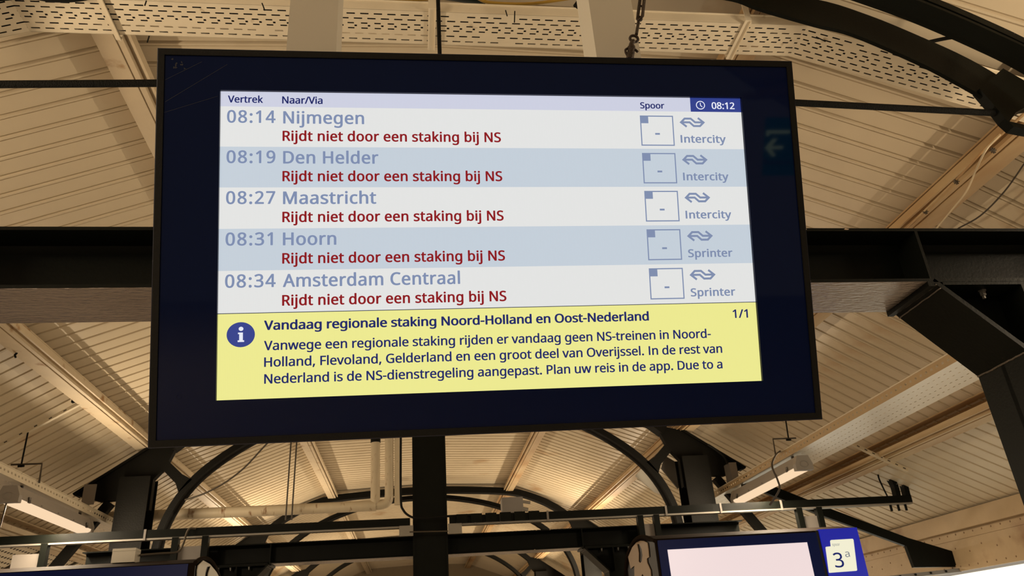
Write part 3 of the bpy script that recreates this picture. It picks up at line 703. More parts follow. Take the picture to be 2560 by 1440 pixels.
for r, xs in ((rr, (-2.95,)), (r2, (.72, 1.02, 1.58, 3.03, 3.72, 4.5))):
    for x in xs:
        MB().box((x-.012, YR-.042, 1.45+ZR), (x+.012, YR-.034, 1.57+ZR)).build('pale_band', 'greyplate', r)
for k in range(6):
    x = .50+k*.17; MB().box((x, YR-.06, 1.475+ZR), (x+.13, YR-.035, 1.575+ZR)).build('junction_cover', 'blacksteel', r2)
for k, (xo, zo) in enumerate(((6.07, 0), (6.20, .0))):
    pts = [(xo, YR, 1.56+ZR), (xo+.0, YR, 1.70+ZR), (xo-.05, YR, 1.84+ZR), (xo-.055, YR, 1.90+ZR)]
    tag(strip3(cr(pts, 4), .045, .03).build('conduit_bend', 'blacksteel'), '%s of the two black conduit bends rising from the rail end at right' % ('left' if k == 0 else 'right'), 'conduit')
tag(MB().tube(cr([(5.93, YR-.02, 1.56+ZR), (5.90, YR-.02, 1.68+ZR), (5.88, YR-.02, 1.82+ZR), (5.93, YR-.02, 1.9+ZR)], 5), .010, 6).build('thin_cable', 'cable'), 'thin black cable looping beside the conduit bends at right', 'cable')
c = at(1283, 1262, Y=11.2)
jb = empty('junction_box', c, 'dark grey junction box on top of the rail right of the column', 'box')
MB().box(c+Vector((-.17, -.1, -.09)), c+Vector((.13, .1, .09))).build('box_body', 'greyplate', jb)
MB().tube([c+Vector((.13, -.05, -.07)), c+Vector((.2, -.05, -.09))], .03, 8).tube([c+Vector((.13, -.05, .03)), c+Vector((.24, -.05, .01))], .022, 8).build('cable_gland', 'galv', jb)

# ------------------------------------------------------------------ platform signs
YS = 8.25; KS = YS/9.2                        # signs hang in front of the rail
def sz(z): return z*KS + ZR
def sign_profile(yf, yb, zt, zp, zb):
    """lens-shaped section: front edge, crowned top, tapering towards the bottom"""
    d = yb - yf
    return [(yf, zb), (yf, zt), (yf+.12*d, zt+.45*(zp-zt)), (yf+.30*d, zt+.92*(zp-zt)), (yf+.48*d, zp), (yf+.66*d, zt+.86*(zp-zt)), (yf+.80*d, zt+.35*(zp-zt)), (yf+.92*d, zt-.5*(zp-zt)), (yf+d, zt-1.9*(zp-zt)), (yf+d, zb)]
def sign(xa, xb, lab):
    r = empty('platform_sign', ((xa+xb)/2*KS, 8.9, .1+ZR), lab, 'sign', 'double-sided platform signs hanging from the rail')
    P = sign_profile(YS, YS+1.27, sz(1.175), sz(1.275), .1+ZR)
    MB().poly([P], lambda a, b: (xa*KS, a, b), lambda a, b: (xb*KS, a, b)).build('sign_case', 'signcase', r)
    return r
rs = sign(2.80, 5.33, 'blue platform sign with blank pink screen and number 3a at the lower right')
ls = sign(-5.6, -2.35, 'blue platform sign cut off at the lower left corner')
# hangers from the rail
for r, xs in ((rs, (2.70, 2.90, 4.72, 4.98)), (ls, (-3.98, -2.62, -2.30))):
    for x in xs: MB().box((x-.035, YR-.04, 1.08+ZR), (x+.035, YR+.04, 1.47+ZR)).build('sign_hanger', 'blacksteel', r)
for r, xa, xb in ((rs, 2.735, 2.865), (rs, 4.755, 4.945), (ls, -4.3, -4.0), (ls, -2.59, -2.33)):
    MB().box((xa, YR-.0, 1.08+ZR), (xb, YR+.015, 1.37+ZR)).build('hanger_plate', 'greyplate', r)
# faces
zlo = .1+ZR
MB().box((2.83*KS, YS-.012, zlo), (4.80*KS, YS-.002, sz(1.155))).build('front_glass', 'signface', rs)
MB().box((2.935*KS, YS-.016, zlo), (4.66*KS, YS-.013, sz(1.045))).build('screen', 'p_screen', rs)
MB().box((4.80*KS, YS-.012, zlo), (4.835*KS, YS-.0, sz(1.175))).build('divider', 'black', rs)
pn = MB().box((4.838*KS, YS-.020, zlo), (5.33*KS, YS+.05, sz(1.185))).build('platform_number_panel', 'p_blue', rs)
MB().box((-5.6*KS, YS-.012, zlo), (-2.42*KS, YS-.002, sz(1.165))).build('front_glass', 'signface', ls)
# end caps: tan plates with a curved slot and a split foot
def cap(r, X, sd, outline, slot, rim, mt):
    o = [at(x, y, X=X) for x, y in outline]; h = [at(x, y, X=X) for x, y in slot]
    MB().poly([[(p.y, p.z) for p in o], [(p.y, p.z) for p in h]], lambda a, b: (X+sd*.012, a, b), lambda a, b: (X+sd*.004, a, b)).build('end_panel', mt, r)
    MB().tube(cr([at(x, y, X=X) for x, y in rim], 4), .022, 8).build('end_rim', 'signcase', r)
PX = lambda L, s, ox, oy: [(x/s+ox, y/s+oy) for x, y in L]
cap(rs, 2.79*KS, -1, PX([(700,285),(800,292),(925,350),(962,600),(980,820),(905,870),(920,1000),(1030,1250),(1050,1500),(870,1530),(765,1365),(690,1530),(505,1500),(500,1100),(380,1200),(350,1050),(295,820),(430,500),(560,350)], 13.09, 1550, 1330),
    PX([(590,400),(660,390),(740,560),(770,760),(745,960),(690,1010),(640,960),(645,700),(622,560)], 13.09, 1550, 1330),
    [(1637, 1352), (1622, 1345), (1602, 1342), (1586, 1353), (1574, 1375), (1567, 1400), (1564, 1440)], 'capface')
bk = [(YS, 1.14), (YS+.27, 1.19), (YS+.6, 1.22), (YS+.98, 1.13), (YS+1.2, .98), (YS+1.25, .2), (YS, .2)]
MB().poly([[(y, sz(z)) for y, z in bk]], lambda a, b: (2.798*KS, a, b), lambda a, b: (2.793*KS, a, b)).build('end_backing', 'capdark', rs)
cap(ls, -2.335*KS, 1, PX([(840,510),(1000,590),(1260,740),(1460,980),(1640,1200),(1800,1500),(1560,1900),(1100,1900),(480,1900),(500,1100),(560,790)], 24, 470, 1380),
    PX([(1070,890),(1290,860),(1160,1250),(1090,1700),(900,1700),(1000,1100)], 24, 470, 1380),
    [(489, 1406), (498, 1399), (508, 1396), (520, 1398), (532, 1409), (541, 1424), (548, 1445)], 'post')
MB().poly([[(y, sz(z)) for y, z in bk]], lambda a, b: (-2.348*KS, a, b), lambda a, b: (-2.343*KS, a, b)).build('end_backing', 'capdark', ls)
wb = at(318, 1390, Y=8.6)
b_ = empty('white_box', wb, 'small white box standing on the left platform sign', 'box')
MB().box((wb.x-.12, 8.52, wb.z-.07), (wb.x+.10, 8.68, wb.z+.065)).build('box_body', 'post', b_)
MB().box((wb.x-.122, 8.518, wb.z+.042), (wb.x+.102, 8.682, wb.z+.047)).build('box_lid', 'post', b_)
tag(MB().tube(cr([at(490, 1322, Y=9.3), at(474, 1322, Y=9.28), at(466, 1335, Y=9.25), at(458, 1360, Y=9.1), at(444, 1380, Y=8.9), at(400, 1384, Y=8.8), at(350, 1388, Y=8.6)], 5), .012, 6).build('sign_cable', 'greycable'), 'brown cable running from the rail to the left platform sign', 'cable')

# wide perforated panel under the roof slope at the lower left
pf = empty('ceiling_grille', (XC-6.0, 12.6, 1.6+ZR), 'wide perforated cream grille between the left lamp and the left platform sign', 'grille')
mb = MB(); A_ = Vector((XC-5.36, 10.9, 1.99-.09+ZR)); B_ = Vector((XC-5.36, 15.2, 1.99-.09+ZR)); sl = Vector((-1.30, 0, -.636))
perforated(mb, A_, B_, sl, [((k+.5)/15, 1) for k in range(15)], .085, .045, .034)
mb.build('perforated_sheet', 'tray', pf)
mb = MB()
for k in range(4):
    y = 11.0+k*1.3; mb = MB().bar(A_+Vector((0, y-10.9, -.01)), A_+Vector((0, y-10.9, -.01))+sl, .06, .03); mb.build('cross_batten', 'greycable', pf)
mb = MB().add([A_+Vector((0, 0, .05)), B_+Vector((0, 0, .05)), B_+sl+Vector((0, 0, .05)), A_+sl+Vector((0, 0, .05))], [(0, 1, 2, 3)]); mb.build('dark_backing', 'greycable', pf)
# ------------------------------------------------------------------ lettering (outlines of plain sans-serif letters, 1000 units per em)
GL = {}
GLYPHS = ''', 215 154,84 136,23 111,-42 85,-103 33,-103 49,-38 63,31 73,93 148,93
- 258 32,184 32,246 226,246 226,184
. 215 58,43 58,54 60,64 63,73 67,79 72,85 78,89 85,93 92,95 99,97 107,97 115,97 122,95 130,93 136,89 142,85 148,79 152,73 155,64 157,54 157,43 157,32 155,23 152,14 148,7 142,2 136,-3 130,-7 122,-9 115,-11 107,-11 99,-11 92,-9 85,-7 78,-3 72,2 67,7 63,14 60,23 58,32
/ 298 290,573 77,0 8,0 221,573
0 459 419,287 419,260 418,234 416,209 413,185 409,163 404,142 399,122 392,103 384,86 376,70 366,56 355,43 343,31 330,21 316,12 301,5 285,-1 267,-5 248,-7 229,-8 204,-7 181,-2 160,5 140,15 122,27 106,43 92,60 80,81 69,103 60,129 52,156 47,186 43,217 40,251 39,287 40,323 42,357 46,389 51,418 58,446 67,471 77,494 89,514 103,531 119,547 136,559 156,569 178,576 202,580 229,581 253,580 276,576 298,569 317,559 335,547 351,531 366,514 378,494 389,471 399,446 406,418 412,389 416,357 419,323|110,287 110,257 112,228 114,202 117,178 121,156 127,137 133,119 141,103 149,90 159,78 170,69 183,62 197,56 212,53 229,52 245,53 260,56 274,61 287,69 298,78 308,89 317,103 324,118 331,136 336,156 340,178 344,202 346,228 348,257 348,287 348,317 346,346 344,372 340,396 336,417 331,437 324,455 317,470 308,484 298,495 287,505 274,512 260,517 245,520 229,521 212,520 197,517 183,512 170,505 159,495 149,484 141,470 133,455 127,437 121,417 117,396 114,372 112,346 110,317
1 459 285,0 216,0 216,400 216,439 217,470 219,499 196,477 169,455 108,405 71,452 226,573 285,573
2 459 417,0 38,0 38,59 188,210 205,227 221,243 236,259 249,273 261,287 273,301 283,314 292,327 300,340 306,353 312,366 316,380 319,394 321,409 322,424 320,442 317,458 311,473 304,485 294,496 282,505 268,512 254,517 238,519 221,520 204,520 189,518 174,515 160,511 147,506 134,500 122,493 109,485 96,476 83,466 45,513 54,521 64,528 73,535 84,541 94,548 105,554 116,559 128,564 140,568 153,572 166,575 179,577 192,579 206,580 221,581 241,580 261,578 280,574 297,569 313,562 327,554 341,545 353,534 363,523 372,510 380,495 386,480 390,464 393,447 394,428 393,410 391,393 387,376 382,360 375,344 367,328 358,313 348,297 337,282 324,267 310,251 296,235 280,219 264,202 247,185 128,67 128,64 417,64
3 459 395,439 395,424 393,410 390,396 386,384 381,372 375,361 367,351 359,342 350,334 340,326 329,320 317,314 304,309 291,305 277,302 277,298 303,294 326,288 347,279 364,268 379,255 391,240 401,223 408,205 412,185 413,163 412,143 409,125 405,107 398,90 390,74 379,59 367,46 353,34 336,23 318,14 297,6 275,0 250,-5 223,-7 193,-8 176,-8 158,-7 142,-6 126,-4 110,-1 95,2 80,6 65,11 50,17 36,23 36,89 51,82 66,76 81,71 97,66 114,61 130,58 147,55 163,53 179,52 194,51 223,53 249,56 271,62 290,71 305,81 317,94 327,109 334,126 338,144 339,164 338,178 336,191 332,203 327,213 320,223 312,231 303,238 292,245 279,250 265,255 250,259 234,262 217,264 198,265 179,265 123,265 123,326 180,326 198,326 215,328 231,330 245,334 259,339 271,345 282,352 291,359 300,368 307,377 313,387 317,398 321,409 323,421 323,434 322,450 319,464 313,477 305,489 295,498 283,507 269,513 254,518 237,520 219,521 207,521 195,520 184,519 174,517 164,515 117,498 75,473 39,521 52,531 66,539 81,548 98,556 115,563 134,569 153,574 174,578 196,580 218,581 252,579 283,574 309,566 332,555 352,540 367,524 380,505 388,485 394,462
4 459 443,130 359,130 359,0 291,0 291,130 17,130 17,190 286,576 359,576 359,193 443,193|291,374 291,412 293,444 294,474 295,500 292,500 276,468 257,438 86,193 291,193
5 459 221,351 243,350 265,348 285,344 304,338 322,331 339,322 354,312 367,301 379,288 389,274 398,258 404,241 409,223 412,204 413,183 412,160 409,138 404,118 397,98 387,81 376,64 363,49 349,36 332,25 314,15 294,7 273,0 250,-4 225,-7 199,-8 181,-8 164,-7 148,-5 132,-3 116,0 101,3 87,8 74,12 62,17 51,23 51,90 63,83 76,77 90,71 105,66 121,62 137,59 153,56 169,54 184,53 200,52 216,53 232,54 247,57 261,61 274,65 286,71 297,78 307,86 316,96 323,106 330,118 334,131 338,145 340,160 341,176 339,197 335,216 328,234 319,249 306,262 291,273 272,281 251,287 226,291 197,292 146,288 99,280 64,302 86,573 373,573 373,508 146,508 132,342 169,348
6 459 44,245 44,264 45,284 47,304 48,323 51,342 54,361 58,380 63,398 68,416 75,433 82,450 90,466 99,481 110,496 121,510 134,522 147,534 162,544 179,554 196,562 215,569 235,574 258,578 281,580 306,581 344,579 377,573 377,513 344,520 308,523 287,522 267,520 248,516 231,511 216,504 202,496 189,487 177,477 167,466 158,454 150,441 142,427 136,412 131,396 127,380 123,363 120,346 118,328 116,310 115,291 119,291 125,299 130,306 136,313 143,319 150,326 158,331 166,337 175,342 184,346 194,350 205,353 217,355 229,357 242,358 255,358 274,358 293,355 310,351 327,345 342,338 356,329 369,319 381,307 391,293 400,279 408,262 414,245 418,226 420,206 421,184 420,161 417,140 413,119 407,100 399,82 389,65 378,50 365,37 351,25 336,15 319,7 301,0 281,-4 261,-7 239,-8 223,-7 207,-6 192,-3 177,2 163,7 149,14 136,22 123,31 112,42 101,54 90,67 81,81 73,97 65,114 59,133 54,152 49,174 46,196 45,220|238,51 258,53 276,57 292,63 307,72 320,84 331,98 340,115 346,136 350,159 351,184 350,205 347,224 341,242 334,257 324,271 311,283 297,292 280,298 262,302 241,303 226,303 212,301 199,297 186,293 175,287 164,281 154,274 146,266 138,257 131,248 125,238 121,228 118,218 116,208 115,198 116,188 117,177 118,167 120,156 123,146 126,136 130,126 135,117 140,107 146,99 153,90 160,83 168,76 176,70 185,64 194,60 204,56 215,53 226,52
7 459 109,0 344,508 35,508 35,573 419,573 419,518 187,0
8 459 229,581 248,580 267,578 285,575 302,571 318,565 332,558 346,550 358,541 369,530 378,519 386,506 392,492 397,477 399,461 400,443 400,430 398,417 395,405 391,394 385,383 379,373 372,364 364,355 355,346 346,338 335,330 325,323 314,316 303,309 291,303 305,296 318,289 331,281 343,273 355,265 366,256 376,247 386,237 394,227 401,216 408,204 412,191 416,178 418,164 419,148 418,130 415,112 410,95 404,80 395,65 385,52 374,40 361,29 346,20 330,11 313,4 294,-1 274,-5 253,-7 231,-8 207,-7 185,-5 164,-1 144,4 126,10 110,18 95,28 82,38 71,50 61,63 53,77 47,93 43,109 40,127 39,146 40,161 42,176 45,189 50,202 56,214 63,225 71,236 79,246 89,255 99,264 111,272 122,279 134,287 146,293 158,299 147,306 136,313 126,320 116,328 107,336 98,344 90,353 83,362 77,372 71,383 66,393 63,405 60,417 58,431 58,444 59,461 61,477 66,492 72,506 80,518 90,530 101,540 113,549 126,558 141,565 157,570 174,575 191,578 209,580|108,145 109,129 113,114 119,100 127,87 138,76 151,66 167,58 185,53 206,49 229,48 252,49 272,53 290,58 305,66 319,76 330,88 339,101 345,115 348,131 350,148 349,159 347,169 344,179 340,188 335,197 328,205 321,213 313,221 303,228 293,235 282,242 270,248 257,254 244,260 229,265 217,270 203,264 190,258 178,251 167,244 157,237 148,230 140,222 132,214 126,206 121,197 116,188 113,178 110,168 109,157|228,524 211,523 195,520 180,516 167,510 155,502 145,493 137,482 131,470 128,456 127,441 127,430 129,419 132,409 136,400 141,391 147,384 154,376 161,369 170,363 179,357 232,330 282,357 290,363 298,369 305,376 312,384 317,392 322,400 326,409 328,419 330,430 330,441 329,456 326,470 320,482 312,493 302,502 290,510 277,516 262,520 246,523
9 459 417,328 417,308 416,289 415,269 413,250 410,231 407,211 403,193 398,174 393,157 387,139 379,122 371,106 362,91 351,77 340,63 328,50 314,39 299,28 282,19 265,11 246,4 225,-1 203,-5 179,-7 154,-8 117,-6 82,0 82,60 115,53 152,50 174,50 194,53 213,56 230,62 245,68 259,76 272,85 283,95 294,106 303,118 311,131 319,145 325,160 330,176 334,192 338,209 341,226 343,244 345,262 346,281 341,281 336,273 330,266 324,260 317,253 310,247 303,241 294,236 285,231 276,227 266,223 255,220 244,217 231,216 218,214 204,214 185,215 167,217 150,221 134,227 118,235 104,243 91,254 80,266 69,279 61,294 53,310 47,327 43,346 41,366 40,387 41,411 44,433 48,453 55,473 63,491 73,507 84,522 97,536 111,547 127,557 144,566 162,572 181,577 201,580 223,581 239,580 255,578 270,575 285,571 299,565 313,558 326,550 338,541 350,530 361,518 371,505 380,490 388,475 396,458 402,439 408,420 412,399 415,377 416,353|223,521 204,520 186,516 170,509 155,500 142,488 130,474 121,457 115,437 111,414 110,388 111,367 114,348 120,330 127,315 137,301 149,290 163,281 180,275 198,271 220,269 235,270 249,272 262,275 275,279 286,285 297,292 307,299 315,307 323,315 330,325 336,334 340,344 343,354 345,364 346,374 345,385 344,395 343,405 341,416 338,426 335,436 331,446 326,456 321,465 315,474 309,482 302,490 294,497 286,503 277,508 267,513 257,517 246,519 235,521
: 215 58,43 58,54 60,64 63,73 67,79 72,85 78,89 85,93 92,95 99,97 107,97 115,97 122,95 130,93 136,89 142,85 148,79 152,73 155,64 157,54 157,43 157,32 155,23 152,14 148,7 142,2 136,-3 130,-7 122,-9 115,-11 107,-11 99,-11 92,-9 85,-7 78,-3 72,2 67,7 63,14 60,23 58,32|58,387 58,398 60,408 63,416 67,423 72,429 78,433 85,437 92,439 99,441 107,441 115,441 122,439 130,437 136,433 142,429 148,423 152,416 155,408 157,398 157,387 157,376 155,366 152,358 148,351 142,345 136,340 130,337 122,334 115,333 107,332 99,333 92,334 85,337 78,340 72,345 67,351 63,358 60,366 58,376
A 512 437,0 368,177 141,177 73,0 0,0 224,575 289,575 512,0|282,415 274,438 263,473 255,500 247,468 238,438 230,415 165,241 346,241
C 507 323,517 305,517 288,515 271,512 256,507 241,502 226,495 213,487 200,478 189,467 178,456 168,443 159,430 152,415 145,400 139,383 134,365 130,347 127,328 126,307 125,286 126,259 129,233 133,208 139,185 147,164 157,144 168,126 181,110 196,96 213,83 231,73 251,65 273,60 297,56 322,55 337,56 352,56 366,58 380,59 394,62 460,78 460,15 447,11 434,7 420,3 407,0 393,-2 379,-4 364,-6 348,-7 330,-8 312,-8 278,-7 247,-2 217,5 191,15 166,28 144,44 124,62 106,82 91,105 78,131 68,158 59,188 54,219 50,252 49,287 50,313 52,337 55,361 60,384 67,406 75,427 84,446 95,465 107,483 120,499 134,514 150,527 168,539 186,550 206,559 227,567 250,573 273,577 298,580 324,581 341,580 359,579 376,577 392,575 409,572 425,568 440,564 455,559 469,553 482,547 453,486 394,508 381,511 367,514 353,516 338,517
D 585 536,292 535,255 531,220 524,188 514,158 501,131 485,106 467,84 447,64 424,47 399,33 371,21 341,12 309,5 274,1 237,0 78,0 78,573 254,573 288,571 320,567 350,561 378,552 404,540 428,526 450,510 470,491 487,470 502,446 514,420 524,392 531,361 535,328|460,289 459,319 456,346 451,371 444,394 435,415 424,433 411,450 396,464 380,477 361,487 341,496 319,502 296,507 271,510 244,511 150,511 150,62 228,62 272,64 311,71 346,82 377,98 402,119 423,144 439,174 451,208 458,246
F 416 150,0 78,0 78,573 398,573 398,509 150,509 150,306 383,306 383,243 150,243
G 584 326,302 524,302 524,22 506,16 487,11 468,6 450,2 431,-1 411,-3 391,-5 369,-7 347,-8 323,-8 289,-7 256,-2 226,5 199,15 173,28 150,43 129,61 111,81 94,104 81,130 69,157 60,186 54,218 50,251 49,286 50,321 55,354 62,385 71,415 84,442 100,467 117,490 138,510 160,528 186,544 213,557 243,567 275,575 309,579 346,581 365,580 383,579 401,577 419,575 437,572 454,568 470,564 486,559 501,553 516,547 489,484 477,490 464,495 450,499 436,504 421,508 405,511 390,514 374,516 358,517 342,517 315,516 290,513 267,507 245,499 225,489 206,477 189,463 174,447 161,429 150,409 141,388 134,365 128,340 125,314 124,286 125,260 128,234 132,210 138,187 146,166 156,146 168,127 182,111 198,96 216,84 236,73 258,65 283,59 310,56 340,55 355,55 368,55 381,56 393,57 404,59 452,68 452,238 326,238
H 594 516,0 443,0 443,267 150,267 150,0 78,0 78,573 150,573 150,330 443,330 443,573 516,573
I 272 239,0 32,0 32,42 99,57 99,515 32,531 32,573 239,573 239,531 172,515 172,57 239,42
M 727 330,0 142,502 139,502 142,461 144,407 144,347 144,0 78,0 78,573 184,573 361,103 364,103 544,573 650,573 650,0 578,0 578,352 579,408 581,460 584,501 581,501 390,0
N 609 532,0 447,0 141,476 138,476 141,432 143,378 144,320 144,0 78,0 78,573 161,573 467,99 470,99 468,137 466,193 464,249 464,573 532,573
O 626 577,287 577,261 575,236 571,212 567,189 561,166 553,145 544,125 534,107 523,89 510,73 496,58 481,44 465,32 447,22 428,13 407,5 386,-1 363,-5 339,-7 314,-8 287,-7 262,-5 239,0 217,6 196,13 177,22 159,33 143,45 128,59 114,73 101,90 90,107 80,126 72,146 65,167 59,189 55,212 51,237 50,262 49,288 50,322 54,355 59,386 67,415 78,442 91,467 106,490 123,510 143,529 166,545 190,558 218,568 247,575 280,580 314,581 348,580 379,576 408,568 434,558 459,545 481,529 501,511 519,490 534,468 547,442 558,415 567,386 573,355 576,322|125,287 126,259 128,233 132,208 138,184 145,163 154,143 165,125 177,109 191,95 207,83 225,72 245,65 266,59 289,56 314,55 339,56 362,59 383,65 402,72 420,83 435,95 449,109 462,125 472,143 481,163 488,184 494,208 498,233 500,259 501,287 499,329 494,366 485,400 472,430 456,457 436,479 412,496 384,508 351,516 314,518 289,517 266,514 245,508 225,500 207,490 191,478 177,464 165,449 154,431 145,411 138,389 132,366 128,342 126,315
P 485 229,573 272,571 309,566 342,557 370,544 393,528 411,509 426,487 436,463 442,435 444,404 444,390 442,376 440,363 437,350 433,336 427,324 421,312 413,300 405,289 395,278 383,268 371,259 356,251 341,244 324,238 306,232 285,228 264,225 241,224 216,223 150,223 150,0 78,0 78,573|223,511 150,511 150,285 208,285 229,285 248,287 266,289 283,292 298,296 312,302 324,308 335,315 344,324 352,334 358,345 363,357 367,370 369,385 370,401 368,422 364,441 357,457 347,472 334,484 319,493 300,501 277,506 252,510
R 499 236,573 263,572 289,570 312,566 334,561 353,555 371,547 386,537 400,526 412,514 422,500 430,485 436,469 441,450 443,431 444,410 444,392 442,376 438,360 433,346 427,334 420,322 412,311 404,302 395,293 385,285 374,278 363,272 352,266 341,261 330,257 487,0 403,0 264,237 150,237 150,0 78,0 78,573|232,510 150,510 150,298 236,298 262,299 286,302 306,307 323,315 338,325 349,337 358,351 365,368 368,386 370,407 369,421 367,434 364,446 360,457 355,467 348,475 340,483 331,489 321,495 310,500 297,503 282,506 267,508 250,510
S 440 403,153 402,133 399,115 394,97 387,81 378,66 367,53 354,40 340,29 324,20 307,11 288,4 267,-1 245,-5 222,-7 198,-8 137,-5 83,4 41,19 41,88 53,83 66,78 81,74 96,69 113,65 130,61 147,58 165,56 183,55 201,55 218,55 233,56 247,59 261,62 273,66 284,71 293,76 302,83 310,90 316,98 321,106 325,116 328,125 330,136 330,147 330,158 328,168 326,177 323,186 318,194 313,202 306,209 298,216 288,223 277,230 264,236 250,243 234,250 216,257 196,265 181,270 168,276 155,282 143,288 131,294 120,300 110,307 101,314 93,322 85,330 78,338 72,347 66,356 61,365 57,375 54,386 51,397 50,409 48,421 48,435 49,452 52,469 56,485 63,499 71,513 81,525 93,536 106,546 120,555 136,563 153,569 171,574 190,578 210,580 231,581 250,580 268,579 285,577 302,575 318,572 333,568 348,564 362,559 376,554 389,549 366,487 354,492 342,496 329,501 316,505 302,508 288,512 274,514 259,516 244,517 229,517 215,517 202,516 190,513 179,511 169,507 160,502 152,497 145,491 138,485 133,478 129,470 125,462 123,453 122,444 121,434 122,423 123,412 125,403 129,394 133,386 139,378 145,371 153,364 162,357 172,351 184,345 197,339 212,332 228,325 246,318 266,311 284,303 301,295 317,287 332,279 345,270 357,260 367,250 377,239 385,228 391,215 396,202 400,187 402,171
V 481 481,573 277,0 204,0 0,573 75,573 204,205 220,160 231,119 241,80 250,119 262,161 277,207 405,573
a 450 231,437 261,436 287,432 311,425 331,415 347,403 361,387 371,368 379,346 383,321 385,293 385,0 334,0 320,61 317,61 309,52 302,44 294,36 286,29 279,22 271,16 262,11 253,6 244,2 234,-1 223,-3 212,-5 200,-7 186,-8 172,-8 157,-7 143,-6 129,-3 116,1 103,6 91,12 80,19 71,27 62,37 55,48 48,60 43,73 40,87 38,103 37,119 39,144 45,166 55,186 69,203 87,219 110,231 137,241 168,249 203,254 243,257 316,259 316,285 315,305 312,322 308,337 301,350 293,359 283,367 271,373 258,377 243,379 227,380 214,380 201,379 188,377 175,374 163,370 106,347 84,400 96,406 108,412 122,417 136,422 151,426 166,430 182,433 198,435 214,437|252,208 222,206 196,202 173,197 155,190 141,182 130,172 121,161 115,148 111,134 110,119 111,105 113,93 118,82 124,73 132,66 141,60 152,55 163,52 175,50 188,49 210,50 229,54 247,60 264,68 279,79 292,92 302,108 309,127 314,148 315,172 315,210
b 493 139,461 138,410 135,373 139,373 147,383 156,393 166,402 177,411 189,419 203,425 218,430 234,434 252,436 272,437 303,435 331,428 357,417 380,401 401,381 418,357 432,328 441,295 447,257 449,215 448,186 446,160 441,135 435,112 427,91 417,73 406,56 394,41 380,28 365,17 348,8 331,1 312,-4 293,-7 272,-8 252,-7 234,-5 218,-1 203,4 189,10 177,18 166,26 156,35 147,45 139,55 133,55 119,0 68,0 68,609 139,609|260,379 242,378 226,376 212,372 199,367 188,361 178,354 169,345 161,334 155,322 150,308 146,293 143,277 141,258 139,239 139,217 139,214 140,184 143,157 148,132 155,111 165,93 177,77 193,66 212,57 235,52 261,51 283,52 303,57 320,66 335,78 348,93 358,112 366,133 372,158 375,185 376,216 375,247 372,274 366,298 358,320 348,338 335,352 320,364 302,372 282,377
c 385 241,-8 218,-7 197,-4 177,0 157,7 139,15 122,26 107,38 93,52 80,69 69,87 60,108 53,131 48,156 45,183 44,213 45,243 48,271 54,297 61,321 71,342 82,360 95,377 109,392 125,404 142,415 161,423 181,429 201,434 223,437 245,438 258,438 271,437 284,435 296,433 309,431 320,428 331,425 341,422 350,418 358,415 337,356 292,370 244,376 227,375 212,373 197,369 184,364 172,358 162,350 152,340 144,329 137,317 131,303 126,288 122,271 119,253 118,234 117,213 118,193 119,175 122,157 126,141 131,126 137,112 144,100 152,89 161,79 172,71 183,65 196,60 209,56 224,54 240,53 254,53 267,54 279,56 291,58 302,60 351,78 351,15 342,11 333,7 324,4 314,1 304,-2 293,-4 281,-6 268,-7 255,-8
d 493 221,-8 190,-6 162,1 136,12 113,28 92,48 75,72 61,101 52,134 46,172 44,214 46,256 52,294 62,327 75,357 93,381 113,402 137,417 162,429 191,436 221,438 234,438 247,437 259,435 270,432 280,429 290,426 299,422 307,417 316,412 323,407 354,374 359,374 356,405 354,438 354,609 425,609 425,0 368,0 358,58 354,58 323,24 316,19 307,14 299,9 289,5 279,1 269,-2 258,-5 246,-7 234,-8|232,51 257,52 280,56 299,64 315,74 328,88 338,104 345,124 351,146 354,172 355,200 355,213 354,244 351,271 346,296 338,318 329,336 316,352 300,364 281,372 258,378 231,379 209,377 190,372 173,363 158,350 146,334 135,315 127,293 122,269 118,242 117,213 118,183 122,156 127,133 135,111 146,93 158,78 173,66 190,57 210,52
e 452 234,438 256,437 276,434 295,429 313,422 329,414 344,403 358,391 370,378 381,363 390,346 398,328 404,309 408,288 411,267 411,244 411,201 117,201 119,173 124,148 131,126 141,107 154,90 170,77 187,66 207,58 230,54 254,52 270,52 285,53 300,55 314,57 327,60 340,63 352,67 366,71 379,76 392,82 392,20 379,15 366,10 353,5 340,2 327,-1 314,-4 300,-6 284,-7 268,-8 251,-8 227,-7 204,-4 183,1 162,8 143,17 125,28 109,41 94,55 81,72 70,91 61,112 53,134 48,158 45,184 44,212 45,239 48,265 53,289 59,312 68,333 78,352 90,369 103,385 118,399 134,411 152,420 171,428 191,433 212,437|233,380 214,379 196,375 180,368 166,359 154,348 143,334 134,318 127,300 122,280 119,257 338,257 337,272 336,285 334,298 330,310 326,322 321,332 316,342 309,350 301,358 292,364 283,370 272,374 260,378 247,379
